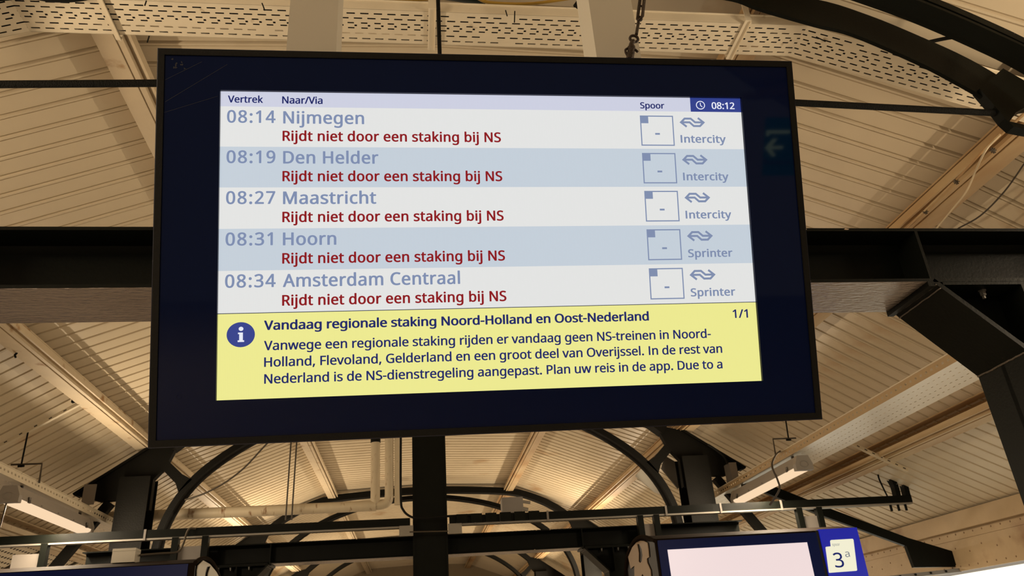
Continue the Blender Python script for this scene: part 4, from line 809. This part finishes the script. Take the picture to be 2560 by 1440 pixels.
g 493 221,438 237,437 253,435 269,432 283,428 297,422 310,415 323,406 334,397 345,385 355,373 359,373 369,430 425,430 425,-7 424,-31 422,-53 418,-73 412,-92 404,-109 395,-125 384,-139 371,-152 357,-162 341,-172 323,-179 303,-185 281,-189 258,-192 233,-192 214,-192 197,-191 179,-190 163,-188 147,-186 132,-183 117,-179 104,-175 90,-170 78,-165 78,-100 90,-106 104,-112 118,-117 133,-121 149,-125 166,-128 183,-131 200,-133 218,-134 237,-134 258,-133 277,-129 294,-122 310,-113 324,-101 335,-88 344,-72 350,-54 354,-34 355,-13 355,4 356,32 358,57 354,57 345,44 335,33 324,24 312,15 299,8 285,2 270,-2 255,-5 239,-7 221,-8 189,-6 160,1 134,13 111,29 91,51 74,76 61,105 52,138 46,174 44,214 46,253 52,289 61,322 74,351 91,377 111,399 134,416 160,428 189,435|230,379 216,378 203,375 191,372 179,366 169,359 159,351 151,341 143,330 136,317 130,303 126,288 122,271 119,253 118,234 117,213 118,183 122,156 128,131 136,110 146,92 159,77 174,65 191,56 210,51 232,50 245,50 257,51 268,53 278,55 288,58 297,62 305,66 313,72 320,78 326,85 332,92 337,101 342,110 346,120 349,131 351,142 353,155 355,168 356,182 356,197 356,214 356,237 354,257 351,276 348,293 343,309 337,322 330,335 322,345 312,354 302,362 290,368 277,372 262,376 247,378
h 496 139,431 138,399 135,370 140,370 145,379 152,387 158,395 166,401 174,407 183,413 191,418 201,422 210,426 221,429 231,432 241,434 252,436 263,437 273,437 294,436 312,434 330,431 346,427 360,421 374,413 386,405 396,394 405,383 413,370 419,355 424,339 428,321 430,301 431,280 431,0 361,0 361,275 360,295 357,313 352,328 346,342 338,353 327,362 315,369 300,374 283,377 265,379 246,378 229,376 214,372 201,367 189,360 179,353 170,343 162,333 156,321 150,308 146,293 143,277 141,260 139,242 139,222 139,0 68,0 68,609 139,609
i 207 139,430 139,0 68,0 68,430|104,591 111,591 117,589 122,587 128,584 133,580 137,575 141,570 143,563 145,555 145,546 145,538 143,530 141,523 137,517 133,512 128,508 122,505 117,503 111,502 104,501 97,502 91,503 85,505 80,508 75,512 70,517 67,523 64,530 63,538 63,546 63,555 64,563 67,570 70,575 75,580 80,584 85,587 91,589 97,591
j 207 18,-192 -18,-190 -44,-183 -44,-126 -19,-132 9,-134 19,-133 28,-132 36,-129 44,-125 51,-120 57,-113 62,-105 65,-94 67,-81 68,-67 68,430 139,430 139,-64 138,-80 137,-94 134,-108 131,-121 126,-133 120,-144 113,-154 106,-163 97,-171 87,-177 75,-183 63,-187 49,-190 34,-192|63,546 63,555 64,563 67,570 70,575 75,580 80,584 85,587 91,589 97,591 104,591 111,591 117,589 122,587 128,584 133,580 137,575 141,570 143,563 145,555 145,546 145,538 143,530 141,523 137,517 133,512 128,508 122,505 117,503 111,502 104,501 97,502 91,503 85,505 80,508 75,512 70,517 67,523 64,530 63,538
k 428 138,291 137,257 135,221 138,221 152,240 172,264 189,285 326,430 409,430 235,246 421,0 336,0 187,200 138,158 138,0 68,0 68,609 138,609
l 207 139,0 68,0 68,609 139,609
m 750 540,438 567,436 592,432 614,424 633,414 649,401 662,384 672,363 679,339 683,311 685,280 685,0 615,0 615,277 614,296 612,313 607,328 601,342 594,353 584,362 573,369 560,374 545,377 528,379 504,377 483,373 465,366 450,355 438,342 429,327 421,308 416,287 412,264 411,237 411,0 342,0 342,277 341,290 340,302 338,313 335,324 332,333 328,342 323,350 317,356 310,362 303,367 295,371 286,374 276,377 265,378 253,379 237,378 222,376 208,372 196,367 185,360 176,353 168,343 160,333 154,321 150,308 146,294 143,278 140,261 139,243 139,223 139,0 68,0 68,430 125,430 136,371 140,371 145,380 151,388 158,395 165,402 173,409 181,414 189,419 198,424 207,427 217,431 226,433 236,435 246,437 256,438 266,438 285,437 303,435 320,431 335,427 349,420 362,412 373,403 383,392 391,380 398,366 402,366 411,380 422,392 433,403 446,412 461,420 476,427 491,431 507,435 523,437
n 496 275,438 304,436 331,432 354,424 374,414 391,401 405,384 416,363 424,339 429,311 431,280 431,0 361,0 361,275 360,295 357,313 352,328 346,342 338,353 327,362 315,369 300,374 283,377 265,379 238,377 215,372 195,364 179,353 166,338 156,321 149,301 143,278 140,252 139,223 139,0 68,0 68,430 125,430 136,371 140,371 146,380 152,388 159,395 167,402 175,409 184,414 193,419 202,424 212,427 222,431 232,433 243,435 254,437 264,438
o 485 442,216 441,195 440,175 437,156 433,138 428,121 422,105 415,90 407,76 398,63 388,51 377,40 365,30 352,21 339,13 324,7 309,1 293,-3 277,-6 259,-7 241,-8 225,-7 208,-6 193,-3 177,1 163,7 149,13 135,21 123,30 111,40 100,51 90,63 81,76 73,90 65,105 59,121 54,138 49,156 46,175 45,195 44,216 45,243 48,269 53,293 60,316 68,336 79,355 91,372 105,387 120,400 137,412 156,421 176,428 197,434 220,437 244,438 267,437 288,434 309,428 328,421 347,412 364,400 379,387 393,372 406,355 417,336 426,316 433,293 438,269 441,243|117,216 118,196 119,177 122,160 126,143 130,128 136,114 143,101 152,89 161,79 172,71 183,63 197,58 211,54 226,51 243,51 260,51 275,54 289,58 303,63 314,71 325,79 334,89 343,101 350,114 356,128 360,143 364,160 367,177 368,196 369,216 368,236 367,254 364,272 360,288 355,303 349,317 342,329 334,341 324,350 314,359 302,366 289,371 275,375 259,378 242,379 217,377 195,372 176,363 160,351 147,335 136,317 128,295 122,271 118,245
p 493 273,438 303,436 331,429 357,418 380,402 401,383 418,358 432,329 441,296 447,258 449,216 448,187 446,161 441,136 435,114 427,93 417,74 407,57 394,41 380,28 365,17 349,8 331,1 313,-4 293,-7 272,-8 259,-8 247,-7 235,-5 224,-2 213,1 203,5 194,9 185,13 177,18 170,24 139,55 134,55 137,20 139,-16 139,-192 68,-192 68,430 126,430 136,371 139,371 170,405 177,411 185,416 194,421 203,425 213,429 223,432 235,435 247,436 259,437|260,379 243,378 228,376 214,373 201,368 190,362 180,355 171,346 163,336 157,325 152,313 147,299 144,284 141,267 140,249 139,229 139,216 139,195 141,176 143,158 146,141 150,126 155,112 161,99 169,88 178,78 188,70 200,63 213,57 227,54 244,51 261,51 277,51 291,54 304,58 315,64 326,72 336,81 344,92 352,104 358,117 364,131 368,146 372,163 374,180 376,198 376,217 375,245 372,271 366,294 358,316 348,334 335,350 320,363 302,371 282,377
r 331 269,438 295,437 319,433 310,368 287,372 264,374 254,373 244,372 235,370 226,367 217,363 208,359 199,354 191,348 184,341 176,334 170,326 164,318 158,309 153,299 149,289 145,278 142,266 140,255 139,242 139,229 139,0 68,0 68,430 126,430 134,351 137,351 143,361 149,370 156,379 163,387 170,395 178,402 186,409 195,416 204,421 214,426 224,430 235,434 246,436 257,437
s 384 348,119 347,103 345,88 341,74 335,61 327,49 318,38 308,29 296,20 283,13 268,6 252,1 235,-3 216,-6 197,-7 176,-8 159,-8 142,-7 127,-5 113,-3 99,-1 86,2 74,6 63,10 52,14 42,19 42,83 52,78 64,73 76,69 90,64 104,60 118,56 133,53 148,51 163,49 178,49 198,50 216,52 232,55 245,60 256,66 264,74 271,82 276,91 279,101 280,112 271,141 267,146 262,151 255,157 248,162 239,167 229,172 218,178 205,183 190,189 174,196 158,202 143,209 128,215 115,221 103,228 91,234 81,242 72,249 64,258 57,266 51,276 47,286 43,298 42,310 41,324 43,345 48,364 57,380 69,395 85,408 104,419 125,427 149,433 174,437 202,438 218,438 233,437 247,435 262,433 275,430 289,427 302,423 315,419 327,414 339,409 315,353 258,372 246,375 234,377 222,379 210,380 197,380 181,380 166,378 153,375 141,371 131,366 123,360 116,353 112,346 109,337 108,328 109,321 110,315 112,309 115,303 119,298 123,293 129,288 136,283 144,279 154,274 219,246 235,240 250,234 264,228 277,221 289,215 300,208 310,201 318,193 326,185 333,176 338,166 343,156 346,144 347,132
t 289 212,50 245,53 272,59 272,5 240,-4 200,-8 186,-8 174,-6 161,-4 149,-1 138,4 127,9 116,16 107,24 99,33 91,44 85,57 80,71 77,87 74,105 74,125 74,375 13,375 13,409 75,437 103,528 144,528 144,430 269,430 269,375 144,375 144,127 145,112 147,99 151,87 156,77 163,69 171,62 180,57 190,53 200,50
u 496 427,430 427,0 370,0 359,57 356,57 350,48 344,40 337,33 329,26 321,20 312,15 303,10 293,5 284,2 273,-1 263,-4 253,-6 242,-7 231,-8 220,-8 200,-7 181,-5 164,-2 148,3 134,8 120,16 108,24 98,35 89,46 81,59 75,74 70,90 66,108 64,127 63,148 63,430 135,430 135,153 136,134 138,116 143,101 150,87 158,76 168,67 181,60 195,55 212,52 230,51 249,51 265,53 281,57 294,62 306,69 316,76 326,86 333,96 340,108 345,121 349,136 353,152 355,169 356,187 357,206 357,430
v 407 163,0 0,430 75,430 167,176 180,137 193,96 201,63 204,63 214,96 227,138 241,176 332,430 407,430 244,0
w 630 346,243 336,276 328,308 321,335 316,357 313,357 308,335 302,307 294,275 284,242 207,1 127,1 9,431 82,431 141,201 153,154 163,109 169,73 172,73 178,97 185,128 193,160 201,188 277,431 354,431 428,188 440,149 451,109 457,74 460,74 466,108 477,153 489,201 549,431 621,431 502,1 419,1
y 409 1,430 76,430 169,185 184,144 196,105 205,68 209,68 224,121 245,186 333,430 409,430 224,-59 217,-75 211,-90 204,-104 196,-117 188,-130 180,-141 170,-151 160,-161 150,-169 138,-176 126,-182 113,-187 99,-190 84,-192 67,-192 34,-190 9,-186 9,-130 30,-133 56,-135 66,-134 75,-133 84,-131 92,-129 99,-126 106,-121 113,-117 119,-112 125,-106 130,-99 152,-59 174,-2
  209 '''
for ln in GLYPHS.split('\n'):
    ch = ln[0]; rest = ln[2:]; adv, _, body = rest.partition(' ')
    GL[ch] = (int(adv), [[tuple(int(q) for q in p.split(',')) for p in lp.split()] for lp in body.split('|')] if body.strip() else [])
GL['I'] = (258, [[(96, 0), (96, 573), (168, 573), (168, 0)]])          # plain stem without serifs
CAPH = max(y for lp in GL['H'][1] for x, y in lp)
def embolden(loop, w, bw=None):
    keep = [loop[0]]
    for p in loop[1:]:
        if math.hypot(p[0]-keep[-1][0], p[1]-keep[-1][1]) > 3.5: keep.append(p)
    if math.hypot(keep[0][0]-keep[-1][0], keep[0][1]-keep[-1][1]) <= 3.5: keep.pop()
    loop = keep
    out = []; n = len(loop)
    for i in range(n):
        a = Vector(loop[i-1]); b = Vector(loop[i]); c = Vector(loop[(i+1) % n])
        d1 = (b-a).normalized(); d2 = (c-b).normalized()
        n1 = Vector((-d1.y, d1.x)); n2 = Vector((-d2.y, d2.x)); m = n1 + n2
        if m.length < 1e-6: m = n1
        m.normalize(); k = min(1/max(m.dot(n1), .5), 1.6)
        v = b + m*(w*k) if bw is None else b + Vector((m.x*w*k, m.y*bw*k))
        out.append((v.x, v.y))
    return out
def area(lp): return sum(a[0]*b[1]-b[0]*a[1] for a, b in zip(lp, lp[1:]+lp[:1]))/2
def text_mesh(mb, s, u0, u1, v, cap, plane, bold=0.0, depth=0.0003, track=0):
    """draw s so that its ink spans u0..u1 with capital height cap and baseline v (screen units, v downwards)"""
    x = 0; glyphs = []
    for ch in s:
        adv, loops = GL[ch]; glyphs.append((x, loops)); x += adv + track
    xs = [gx + px for gx, lps in glyphs for lp in lps for px, py in lp]
    x0, x1 = min(xs) - bold, max(xs) + bold; sx = (u1-u0)/(x1-x0); sy = cap/(CAPH + 2*bold*.6)
    b0 = 0; e = bold
    for gx, lps in glyphs:
        if not lps: continue
        outer = max(lps, key=lambda l: abs(area(l))); sg = 1 if area(outer) < 0 else -1
        L2 = [embolden(lp, sg*b0, sg*b0*.8) for lp in lps]
        outs = [l for l, q in zip(L2, lps) if area(q)*area(outer) > 0]; holes = [l for l, q in zip(L2, lps) if area(q)*area(outer) < 0]
        for ol in outs:
            bx0, bx1, by0, by1 = min(p[0] for p in ol), max(p[0] for p in ol), min(p[1] for p in ol), max(p[1] for p in ol)
            grp = [ol] + [h for h in holes if bx0 <= h[0][0] <= bx1 and by0 <= h[0][1] <= by1]
            flat = [p for l in grp for p in l]
            tri = tessellate_polygon([[Vector((a, b, 0)) for a, b in l] for l in grp])
            for k, (ox, oy) in enumerate(((0, 0), (-e, 0), (e, 0), (0, -e*.6), (0, e*.6), (-e*.75, -e*.42), (e*.75, -e*.42), (-e*.75, e*.42), (e*.75, e*.42)) if e > 0 else ((0, 0),)):
                mb.add([plane(u0 + (gx + a + ox - x0)*sx, v - (b + oy + bold*.6)*sy, depth + k*.00001) for a, b in flat], [tuple(t) for t in tri])
    return mb

# ------------------------------------------------------------------ the departure display
TILT = math.radians(18.3622)
C0 = Vector((0.1971, 1.5348, 0.8708 + EYE))
ax = Vector((1, -0.0032, 0.0101)).normalized(); az = Vector((0, -math.sin(TILT), math.cos(TILT))); az = (az - ax*az.dot(ax)).normalized(); an = az.cross(ax)   # an points away from the viewer
WO, HO = 1.5, .8791
def DP(u, w, n=0.0): return C0 + ax*u + az*w + an*n         # local: u right, w up, n into the wall
SW, SH = 1.22675, .68935; SCX, SCZ = -.0016, -.0003
def SP(u, v, d=0.0): return DP(SCX - SW/2 + u/1000, SCZ + SH/2 - v/1000, .009 - d)   # millimetres from the screen's top left corner
disp = empty('departure_display', C0 + az*(-HO/2), 'large tilted departure display listing cancelled trains, hanging in the centre', 'display')
fr = .016
def ring(mb, u0, u1, w0, w1, U0, U1, W0, W1, n0, n1):
    """rectangular ring between inner (u,w) and outer (U,W) rectangles, from depth n0 to n1"""
    I = [(u0, w0), (u1, w0), (u1, w1), (u0, w1)]; O = [(U0, W0), (U1, W0), (U1, W1), (U0, W1)]
    for n, rv in ((n0, 0), (n1, 1)):
        V = [DP(*p, n) for p in I + O]
        fs = [(i, (i+1) % 4, 4+(i+1) % 4, 4+i) for i in range(4)]
        mb.add(V, fs if rv else [f[::-1] for f in fs])
    for R_, s in ((I, 0), (O, 1)):
        V = [DP(*p, n0) for p in R_] + [DP(*p, n1) for p in R_]
        fs = [(i, (i+1) % 4, 4+(i+1) % 4, 4+i) for i in range(4)]
        mb.add(V, fs if s else [f[::-1] for f in fs])
    return mb
hw, hh = WO/2, HO/2
ring(MB(), -hw+fr, hw-fr, -hh+fr, hh-fr, -hw+.0025, hw-.0025, -hh+.0025, hh-.0025, -.003, .02).build('frame', 'frame', disp)
ring(MB(), -hw+.0025, hw-.0025, -hh+.0025, hh-.0025, -hw, hw, -hh, hh, 0, .03).build('frame_edge', 'framelip', disp)
mb = MB(); V = [DP(u, w, n) for n in (.03, .135) for u, w in ((-hw+.01, -hh+.01), (hw-.01, -hh+.01), (hw-.01, hh-.01), (-hw+.01, hh-.01))]
mb.add(V, [(0, 3, 2, 1), (4, 5, 6, 7), (0, 1, 5, 4), (1, 2, 6, 5), (2, 3, 7, 6), (3, 0, 4, 7)]); mb.build('rear_casing', 'casing', disp)
su0, su1, sw0, sw1 = SCX-SW/2, SCX+SW/2, SCZ-SH/2, SCZ+SH/2
gl_ = ring(MB(), su0, su1, sw0, sw1, -hw+fr, hw-fr, -hh+fr, hh-fr, .0012, .006).build('glass_surround', 'glass', disp)
ring(MB(), su0, su1, sw0, sw1, su0-.004, su1+.004, sw0-.004, sw1+.004, .006, .012).build('gasket', 'black', disp)
mb = MB(); n = 14; hc = DP(-.690, -.335, .0008)
mb.add([hc + ax*(.0052*math.cos(2*math.pi*k/n)) + az*(.0052*math.sin(2*math.pi*k/n)) for k in range(n)] + [hc + ax*(.0030*math.cos(2*math.pi*k/n)) + az*(.0030*math.sin(2*math.pi*k/n)) + an*.004 for k in range(n)],
       [(k, (k+1) % n, n+(k+1) % n, n+k) for k in range(n)] + [tuple(range(n, 2*n))]); mb.build('sensor_hole', 'black', disp)
# screen: one panel per coloured field
scr = MB(); scr.add([SP(-8, -8, -.0004), SP(-8, 697, -.0004), SP(1235, 697, -.0004), SP(1235, -8, -.0004)], [(0, 1, 2, 3)])
screen = scr.build('screen', 'black', disp)
def field(name, m, u0, v0, u1, v1, d=0.0):
    return MB().add([SP(u0, v0, d), SP(u0, v1, d), SP(u1, v1, d), SP(u1, v0, d)], [(0, 1, 2, 3)]).build(name, m, screen)
R0, RP = 35.1, 93.6
field('header_band', 's_head', 0, 0, 1098.4, R0)
field('clock_field', 's_navy', 1098.4, 0, 1226.75, R0)
for k in range(5): field('train_row', 's_blue' if k % 2 else 's_white', 0, R0+RP*k, 1226.75, min(R0+RP*(k+1), 502.6))
field('rule_line', 't_line', 0, 502.6, 1226.75, 504.2)
field('message_field', 's_yellow', 0, 504.2, 1226.75, 689.35)
def text(name, s, u0, u1, v, cap, m, bold=0.0, d=.0006, track=0):
    mb = MB(); text_mesh(mb, s, u0, u1, v, cap, SP, bold, d, track); return mb.build(name, m, screen)
text('header_text', 'Vertrek', 15.6, 92.2, 26.3, 16.4, 't_navy', 22)
text('header_text', 'Naar/Via', 134.2, 223.9, 27.2, 17.0, 't_navy', 22)
text('header_text', 'Spoor', 972, 1032.5, 28.6, 15.4, 't_navy', 22)
text('clock_text', '08:12', 1152, 1210.6, 27.7, 17.0, 't_white', 20)
def stroke(mb, pts, w, d=.0006, closed=False):
    """flat mitred line on the screen"""
    P = [Vector(p) for p in pts]; n = len(P); Lf, Rt = [], []
    for i, p in enumerate(P):
        a = P[i-1] if (i or closed) else None; b = P[(i+1) % n] if (i < n-1 or closed) else None
        d1 = (p-a).normalized() if a is not None else (b-p).normalized(); d2 = (b-p).normalized() if b is not None else d1
        n1 = Vector((-d1.y, d1.x)); n2 = Vector((-d2.y, d2.x)); mm = (n1+n2); mm.normalize(); k = w/2/max(mm.dot(n1), .4)
        Lf.append(p+mm*k); Rt.append(p-mm*k)
    V = [SP(q.x, q.y, d) for q in Lf+Rt]
    return mb.add(V, [(i, (i+1) % n, n+(i+1) % n, n+i) for i in range(n if closed else n-1)])
mb = MB(); cc = (1123.8, 18.6)
stroke(mb, [(cc[0]+10.4*math.cos(2*math.pi*k/32), cc[1]+9.8*math.sin(2*math.pi*k/32)) for k in range(32)], 2.1, closed=True)
stroke(mb, [(cc[0]-.3, cc[1]-6.2), (cc[0]-.1, cc[1]+.3), (cc[0]+4.2, cc[1]+4.4)], 2.0); mb.build('clock_icon', 't_white', screen)
ROWT = [('08:14', 'Nijmegen', 316.8, 'Intercity'), ('08:19', 'Den Helder', 348.0, 'Intercity'), ('08:27', 'Maastricht', 341.8, 'Intercity'), ('08:31', 'Hoorn', 252.6, 'Sprinter'), ('08:34', 'Amsterdam Centraal', 526.8, 'Sprinter')]
bx = 969.6
for k, (tm, dest, ue, typ) in enumerate(ROWT):
    o = k*93.42
    text('departure_time', tm, 14.2, (119.8, 119.8, 119.8, 115.0, 121.4)[k], 73.3+o, 29.2, 't_slate', 19, track=58)
    text('destination', dest, 136.6, ue, 74.2+o-.1*k, 29.0, 't_slate', 20, track=22)
    text('status_text', 'Rijdt niet door een staking bij NS', 135.2, 631.2, 115.0+93.45*k, 23.8, 't_red', 23, track=18)
    ob = k*93.1
    mb = MB(); stroke(mb, [(bx+1.4, 47.6+ob), (bx+81.4, 47.6+ob), (bx+81.4, 120+ob-.4*k), (bx+1.4, 120+ob-.4*k)], 2.8, closed=True); mb.build('platform_box', 't_slate2', screen)
    mb = MB().add([SP(u, v, .0006) for u, v in ((bx+2, 48+ob), (bx+2, 65.5+ob), (bx+20.5, 65.5+ob), (bx+20.5, 48+ob))], [(0, 1, 2, 3)]); mb.build('box_corner', 't_slate2', screen)
    mb = MB().add([SP(u, v, .0006) for u, v in ((1005.2, 89.6+ob), (1005.2, 94+ob), (1017, 94+ob), (1017, 89.6+ob))], [(0, 1, 2, 3)]); mb.build('dash', 't_slate2', screen)
    # the double-arrow operator mark
    lu, lv = 1068.6, 50.7 + o; S = 62.6/2080
    g = lambda L: [(lu+(x-200)*S, lv+(y-350)*S*.985) for x, y in L]
    wd = 165*S
    mb = MB()
    stroke(mb, g([(755, 1115), (300, 745), (620, 427), (1135, 427), (1480, 735), (2120, 735)]), wd, .0006)
    stroke(mb, g([(1730, 365), (2190, 740), (1870, 1050), (1350, 1050), (1020, 740), (380, 740)]), wd, .0007)
    mb.build('operator_mark', 't_slate2', screen)
    text('train_type', typ, 1067.9, 1182.0 if typ == 'Intercity' else 1178.0, 113.4+o, 19.2, 't_slate2', 25, track=22)
mb = MB(); n = 36
mb.add([SP(48.4+29.6*math.cos(2*math.pi*k/n), 549.9+27.2*math.sin(2*math.pi*k/n), .0006) for k in range(n)], [tuple(range(n))]); mb.build('information_disc', 's_navy', screen)
mb = MB()
mb.add([SP(48.9+5*math.cos(2*math.pi*k/16), 537.3+4.6*math.sin(2*math.pi*k/16), .001) for k in range(16)], [tuple(range(16))])
for u0, u1, v0, v1 in ((42.6, 52.9, 545.3, 548.6), (45.2, 52.9, 545.3, 565.5), (42, 55.6, 562.2, 565.8)):
    mb.add([SP(u0, v0, .001), SP(u0, v1, .001), SP(u1, v1, .001), SP(u1, v0, .001)], [(0, 1, 2, 3)])
mb.build('information_letter', 't_white', screen)
text('message_title', 'Vandaag regionale staking Noord-Holland en Oost-Nederland', 97, 963, 541.3, 20.8, 't_navy', 27)
text('page_count', '1/1', 1167.4, 1205.0, 540.3, 20.2, 't_navy', 17)
text('message_line', 'Vanwege een regionale staking rijden er vandaag geen NS-treinen in Noord-', 97.2, 1110.3, 585.4, 20.6, 't_navy', 18)
text('message_line', 'Holland, Flevoland, Gelderland en een groot deel van Overijssel. In de rest van', 97.7, 1135.4, 621.2, 20.6, 't_navy', 18)
text('message_line', 'Nederland is de NS-dienstregeling aangepast. Plan uw reis in de app. Due to a', 98.0, 1133.4, 657.4, 20.6, 't_navy', 18)
# scuffs on the glass surround
def scuff(u0, w0, u1, w1, t=.0006):
    return MB().add([DP(u0, w0, .0009), DP(u1, w1, .0009), DP(u1+t, w1-t, .0009), DP(u0+t, w0-t, .0009)], [(0, 1, 2, 3)])
scm = mat('faint_scratch', (0.018, 0.02, 0.034), 0.6)
for a in ((-.732, .315, -.60, .405), (-.735, .365, -.655, .41), (-.735, .29, -.62, .33), (-.548, .418, -.50, .36)):
    scuff(*a).build('scratch', scm, disp)
# chips in the corner laminate
for k in range(9):
    cu_, cw_ = -.728+random.uniform(0, .04), .415-random.uniform(0, .03); n = 6; rr_ = [random.uniform(.001, .004) for _ in range(n)]
    MB().add([DP(cu_+rr_[i]*math.cos(i), cw_+rr_[i]*math.sin(i), .0009) for i in range(n)], [tuple(range(n))]).build('laminate_chip', scm, disp)
# white hanger posts
def post(px0, px1, Yp, lab):
    a = at(px0, 60, Y=Yp); b = at(px1, 60, Y=Yp)
    o = MB().box((a.x, Yp, 1.35+ZR), (b.x, Yp+.12, 3.66+ZR)).build('hanger_post', 'post', disp)
    o['label'] = lab
post(721, 843.5, 1.60, 'left white hanger post')
post(1480, 1588, 1.60, 'right white hanger post')

# ------------------------------------------------------------------ chain with hook
ch = empty('chain', at(1575, 140, Y=1.44), 'rusty safety chain with hook in front of the right white post', 'chain')
def link(c, d, nrm, L, w, r, name='chain_link'):
    d = Vector(d).normalized(); nrm = Vector(nrm); sd = d.cross(nrm).normalized(); pts = []
    for k in range(20):
        a = 2*math.pi*k/20; s = math.sin(a); cth = math.cos(a)
        pts.append(c + sd*(w/2*cth) + d*((L/2-w/2)*(1 if s >= 0 else -1) + w/2*s))
    return MB().tube(pts, r, 8, closed=True).build(name, 'chain', ch)
top = at(1606, -40, Y=1.47); mid = at(1591, 84, Y=1.45); dirn = (mid-top).normalized(); vw = Vector((0, 1, 0)); sdv = dirn.cross(vw).normalized()
link(at(1605, 2, Y=1.47), dirn, vw, .135, .0150, .0030)
link(at(1603, 18, Y=1.462), dirn, (1, .7, 0), .100, .0135, .0030)
link(at(1600, 33, Y=1.466), dirn, vw, .060, .0125, .0028)
MB().tube([at(1597, 50, Y=1.465), at(1591, 86, Y=1.45)], .0042, 8).build('hook_shank', 'chain', ch)
ec = at(1585, 97, Y=1.448)
MB().tube([ec + Vector((.0105*math.cos(2*math.pi*k/18), 0, .0105*math.sin(2*math.pi*k/18))) for k in range(18)], .0036, 8, closed=True).build('hook_eye', 'chain', ch)
e1 = at(1583, 103, Y=1.444); e2 = at(1579, 122, Y=1.44); e3 = at(1574, 150, Y=1.44)
MB().tube(cr([e1, e1.lerp(e2, .5)+Vector((-.003, 0, 0)), e2], 4), .0065, 8).build('shackle', 'chain', ch)
mb = MB(); mb.tube([e2+Vector((0, 0, .006)), e2, e3], .0098, 10); mb.build('turnbuckle', 'chain', ch)
MB().tube(cr([e2+Vector((-.004, 0, .004)), e2+Vector((-.016, 0, -.004)), e2+Vector((-.016, 0, -.016)), e2+Vector((-.010, 0, -.03))], 4), .0032, 6).build('split_pin', 'chain', ch)
MB().tube([e2+Vector((.008, -.002, -.004)), e2+Vector((.014, -.002, -.012))], .0032, 6).build('pin_head', 'chain', ch)

# ------------------------------------------------------------------ platform number card on the right sign
def CP(px, py): return at(px, py, Y=YS-.024)
def cardpoly(L): return [(CP(x, y).x, CP(x, y).z) for x, y in L]
S13 = 110/1440
def q13(L): return [(2050+x*S13, 1330+y*S13) for x, y in L]
outline = q13([(345, 275), (370, 262), (1060, 222), (1080, 235), (1095, 262), (1215, 1240), (1205, 1262), (1180, 1270), (320, 1335), (298, 1325), (290, 1300), (185, 510), (200, 485), (355, 468), (335, 300)])
card = MB().poly([cardpoly(outline)], lambda a, b: (a, YS-.026, b), lambda a, b: (a, YS-.0205, b)).build('number_card', 'p_card', rs)
def sgplane(o, ux, uz):
    return lambda u, v, d: Vector((o[0]+u*ux, YS-.026-d*3, o[1]-v*uz))
pa = CP(*q13([(545, 680)])[0]); pb = CP(*q13([(815, 1165)])[0])
for nm, s, (x0, y0, x1, y1), m, bold in (('platform_number', '3', (505, 675, 815, 1165), 'p_text', 6), ('platform_letter', 'a', (835, 645, 985, 822), 'p_grey', 0), ('platform_word', 'spoor', (405, 390, 655, 460), 'p_grey', 0)):
    a = CP(*q13([(x0, y1)])[0]); b = CP(*q13([(x1, y1)])[0]); t = CP(*q13([(x0, y0)])[0])
    hgt = t.z - a.z; lps = [p for ch_ in s for lp in GL[ch_][1] for p in lp]; top_ = max(p[1] for p in lps) - min(min(p[1] for p in lps), 0)*.0
    mb = MB(); text_mesh(mb, s, 0, (b.x-a.x), 0, hgt*(CAPH/ (max(p[1] for p in GL[s[-1]][1][0]))), lambda u, v, d: Vector((a.x+u, YS-.0272, a.z-v)), bold)
    mb.build(nm, m, card if False else rs)

# ------------------------------------------------------------------ green exit sign behind the photographer (seen mirrored in the glass surround)
def reflect_at(px, py, dist):
    d = (CR*((px-1280)/F_PX) + CU*(-(py-720)/F_PX) + CF).normalized(); E_ = Vector((0, 0, EYE))
    n = -an; t = (C0 - E_).dot(n)/d.dot(n); P = E_ + d*t; rdir = d - n*(2*d.dot(n)); return P + rdir*((dist)/abs(rdir.y))
ec_ = reflect_at(1946, 370, 6.5); YE = ec_.y
ex = empty('exit_sign', ec_, 'green exit sign with arrow, mirrored in the right edge of the display glass', 'sign')
def EP(px, py):
    d = (CR*((px-1280)/F_PX) + CU*(-(py-720)/F_PX) + CF).normalized(); E_ = Vector((0, 0, EYE)); n = -an
    t = (C0 - E_).dot(n)/d.dot(n); P = E_ + d*t; rd = d - n*(2*d.dot(n)); return P + rd*((YE - P.y)/rd.y)
def EM(name, L, m, dy=.0):
    pts = [EP(*p) for p in L]; return MB().poly([[(p.x, p.z) for p in pts]], lambda a, b: (a, YE+.004+dy, b), lambda a, b: (a, YE+dy-.03, b)).build(name, m, ex)
e9 = lambda L: [(1880+x/9, 280+y/9) for x, y in L]
EM('sign_panel', e9([(330, 120), (960, 120), (985, 1430), (250, 1430)]), 'exit_green')
EM('upper_bracket', e9([(320, 410), (850, 410), (855, 480), (390, 485), (375, 540), (320, 540)]), 'exit_mark', .004)
EM('arrow', e9([(290, 800), (470, 595), (565, 600), (440, 765), (690, 760), (690, 830), (430, 835), (530, 985), (450, 1000)]), 'exit_mark', .004)
EM('lower_bracket', e9([(270, 1050), (320, 1055), (330, 1110), (880, 1115), (885, 1160), (275, 1165)]), mat('dim_exit_mark', (.3, .3, .3)), .004)
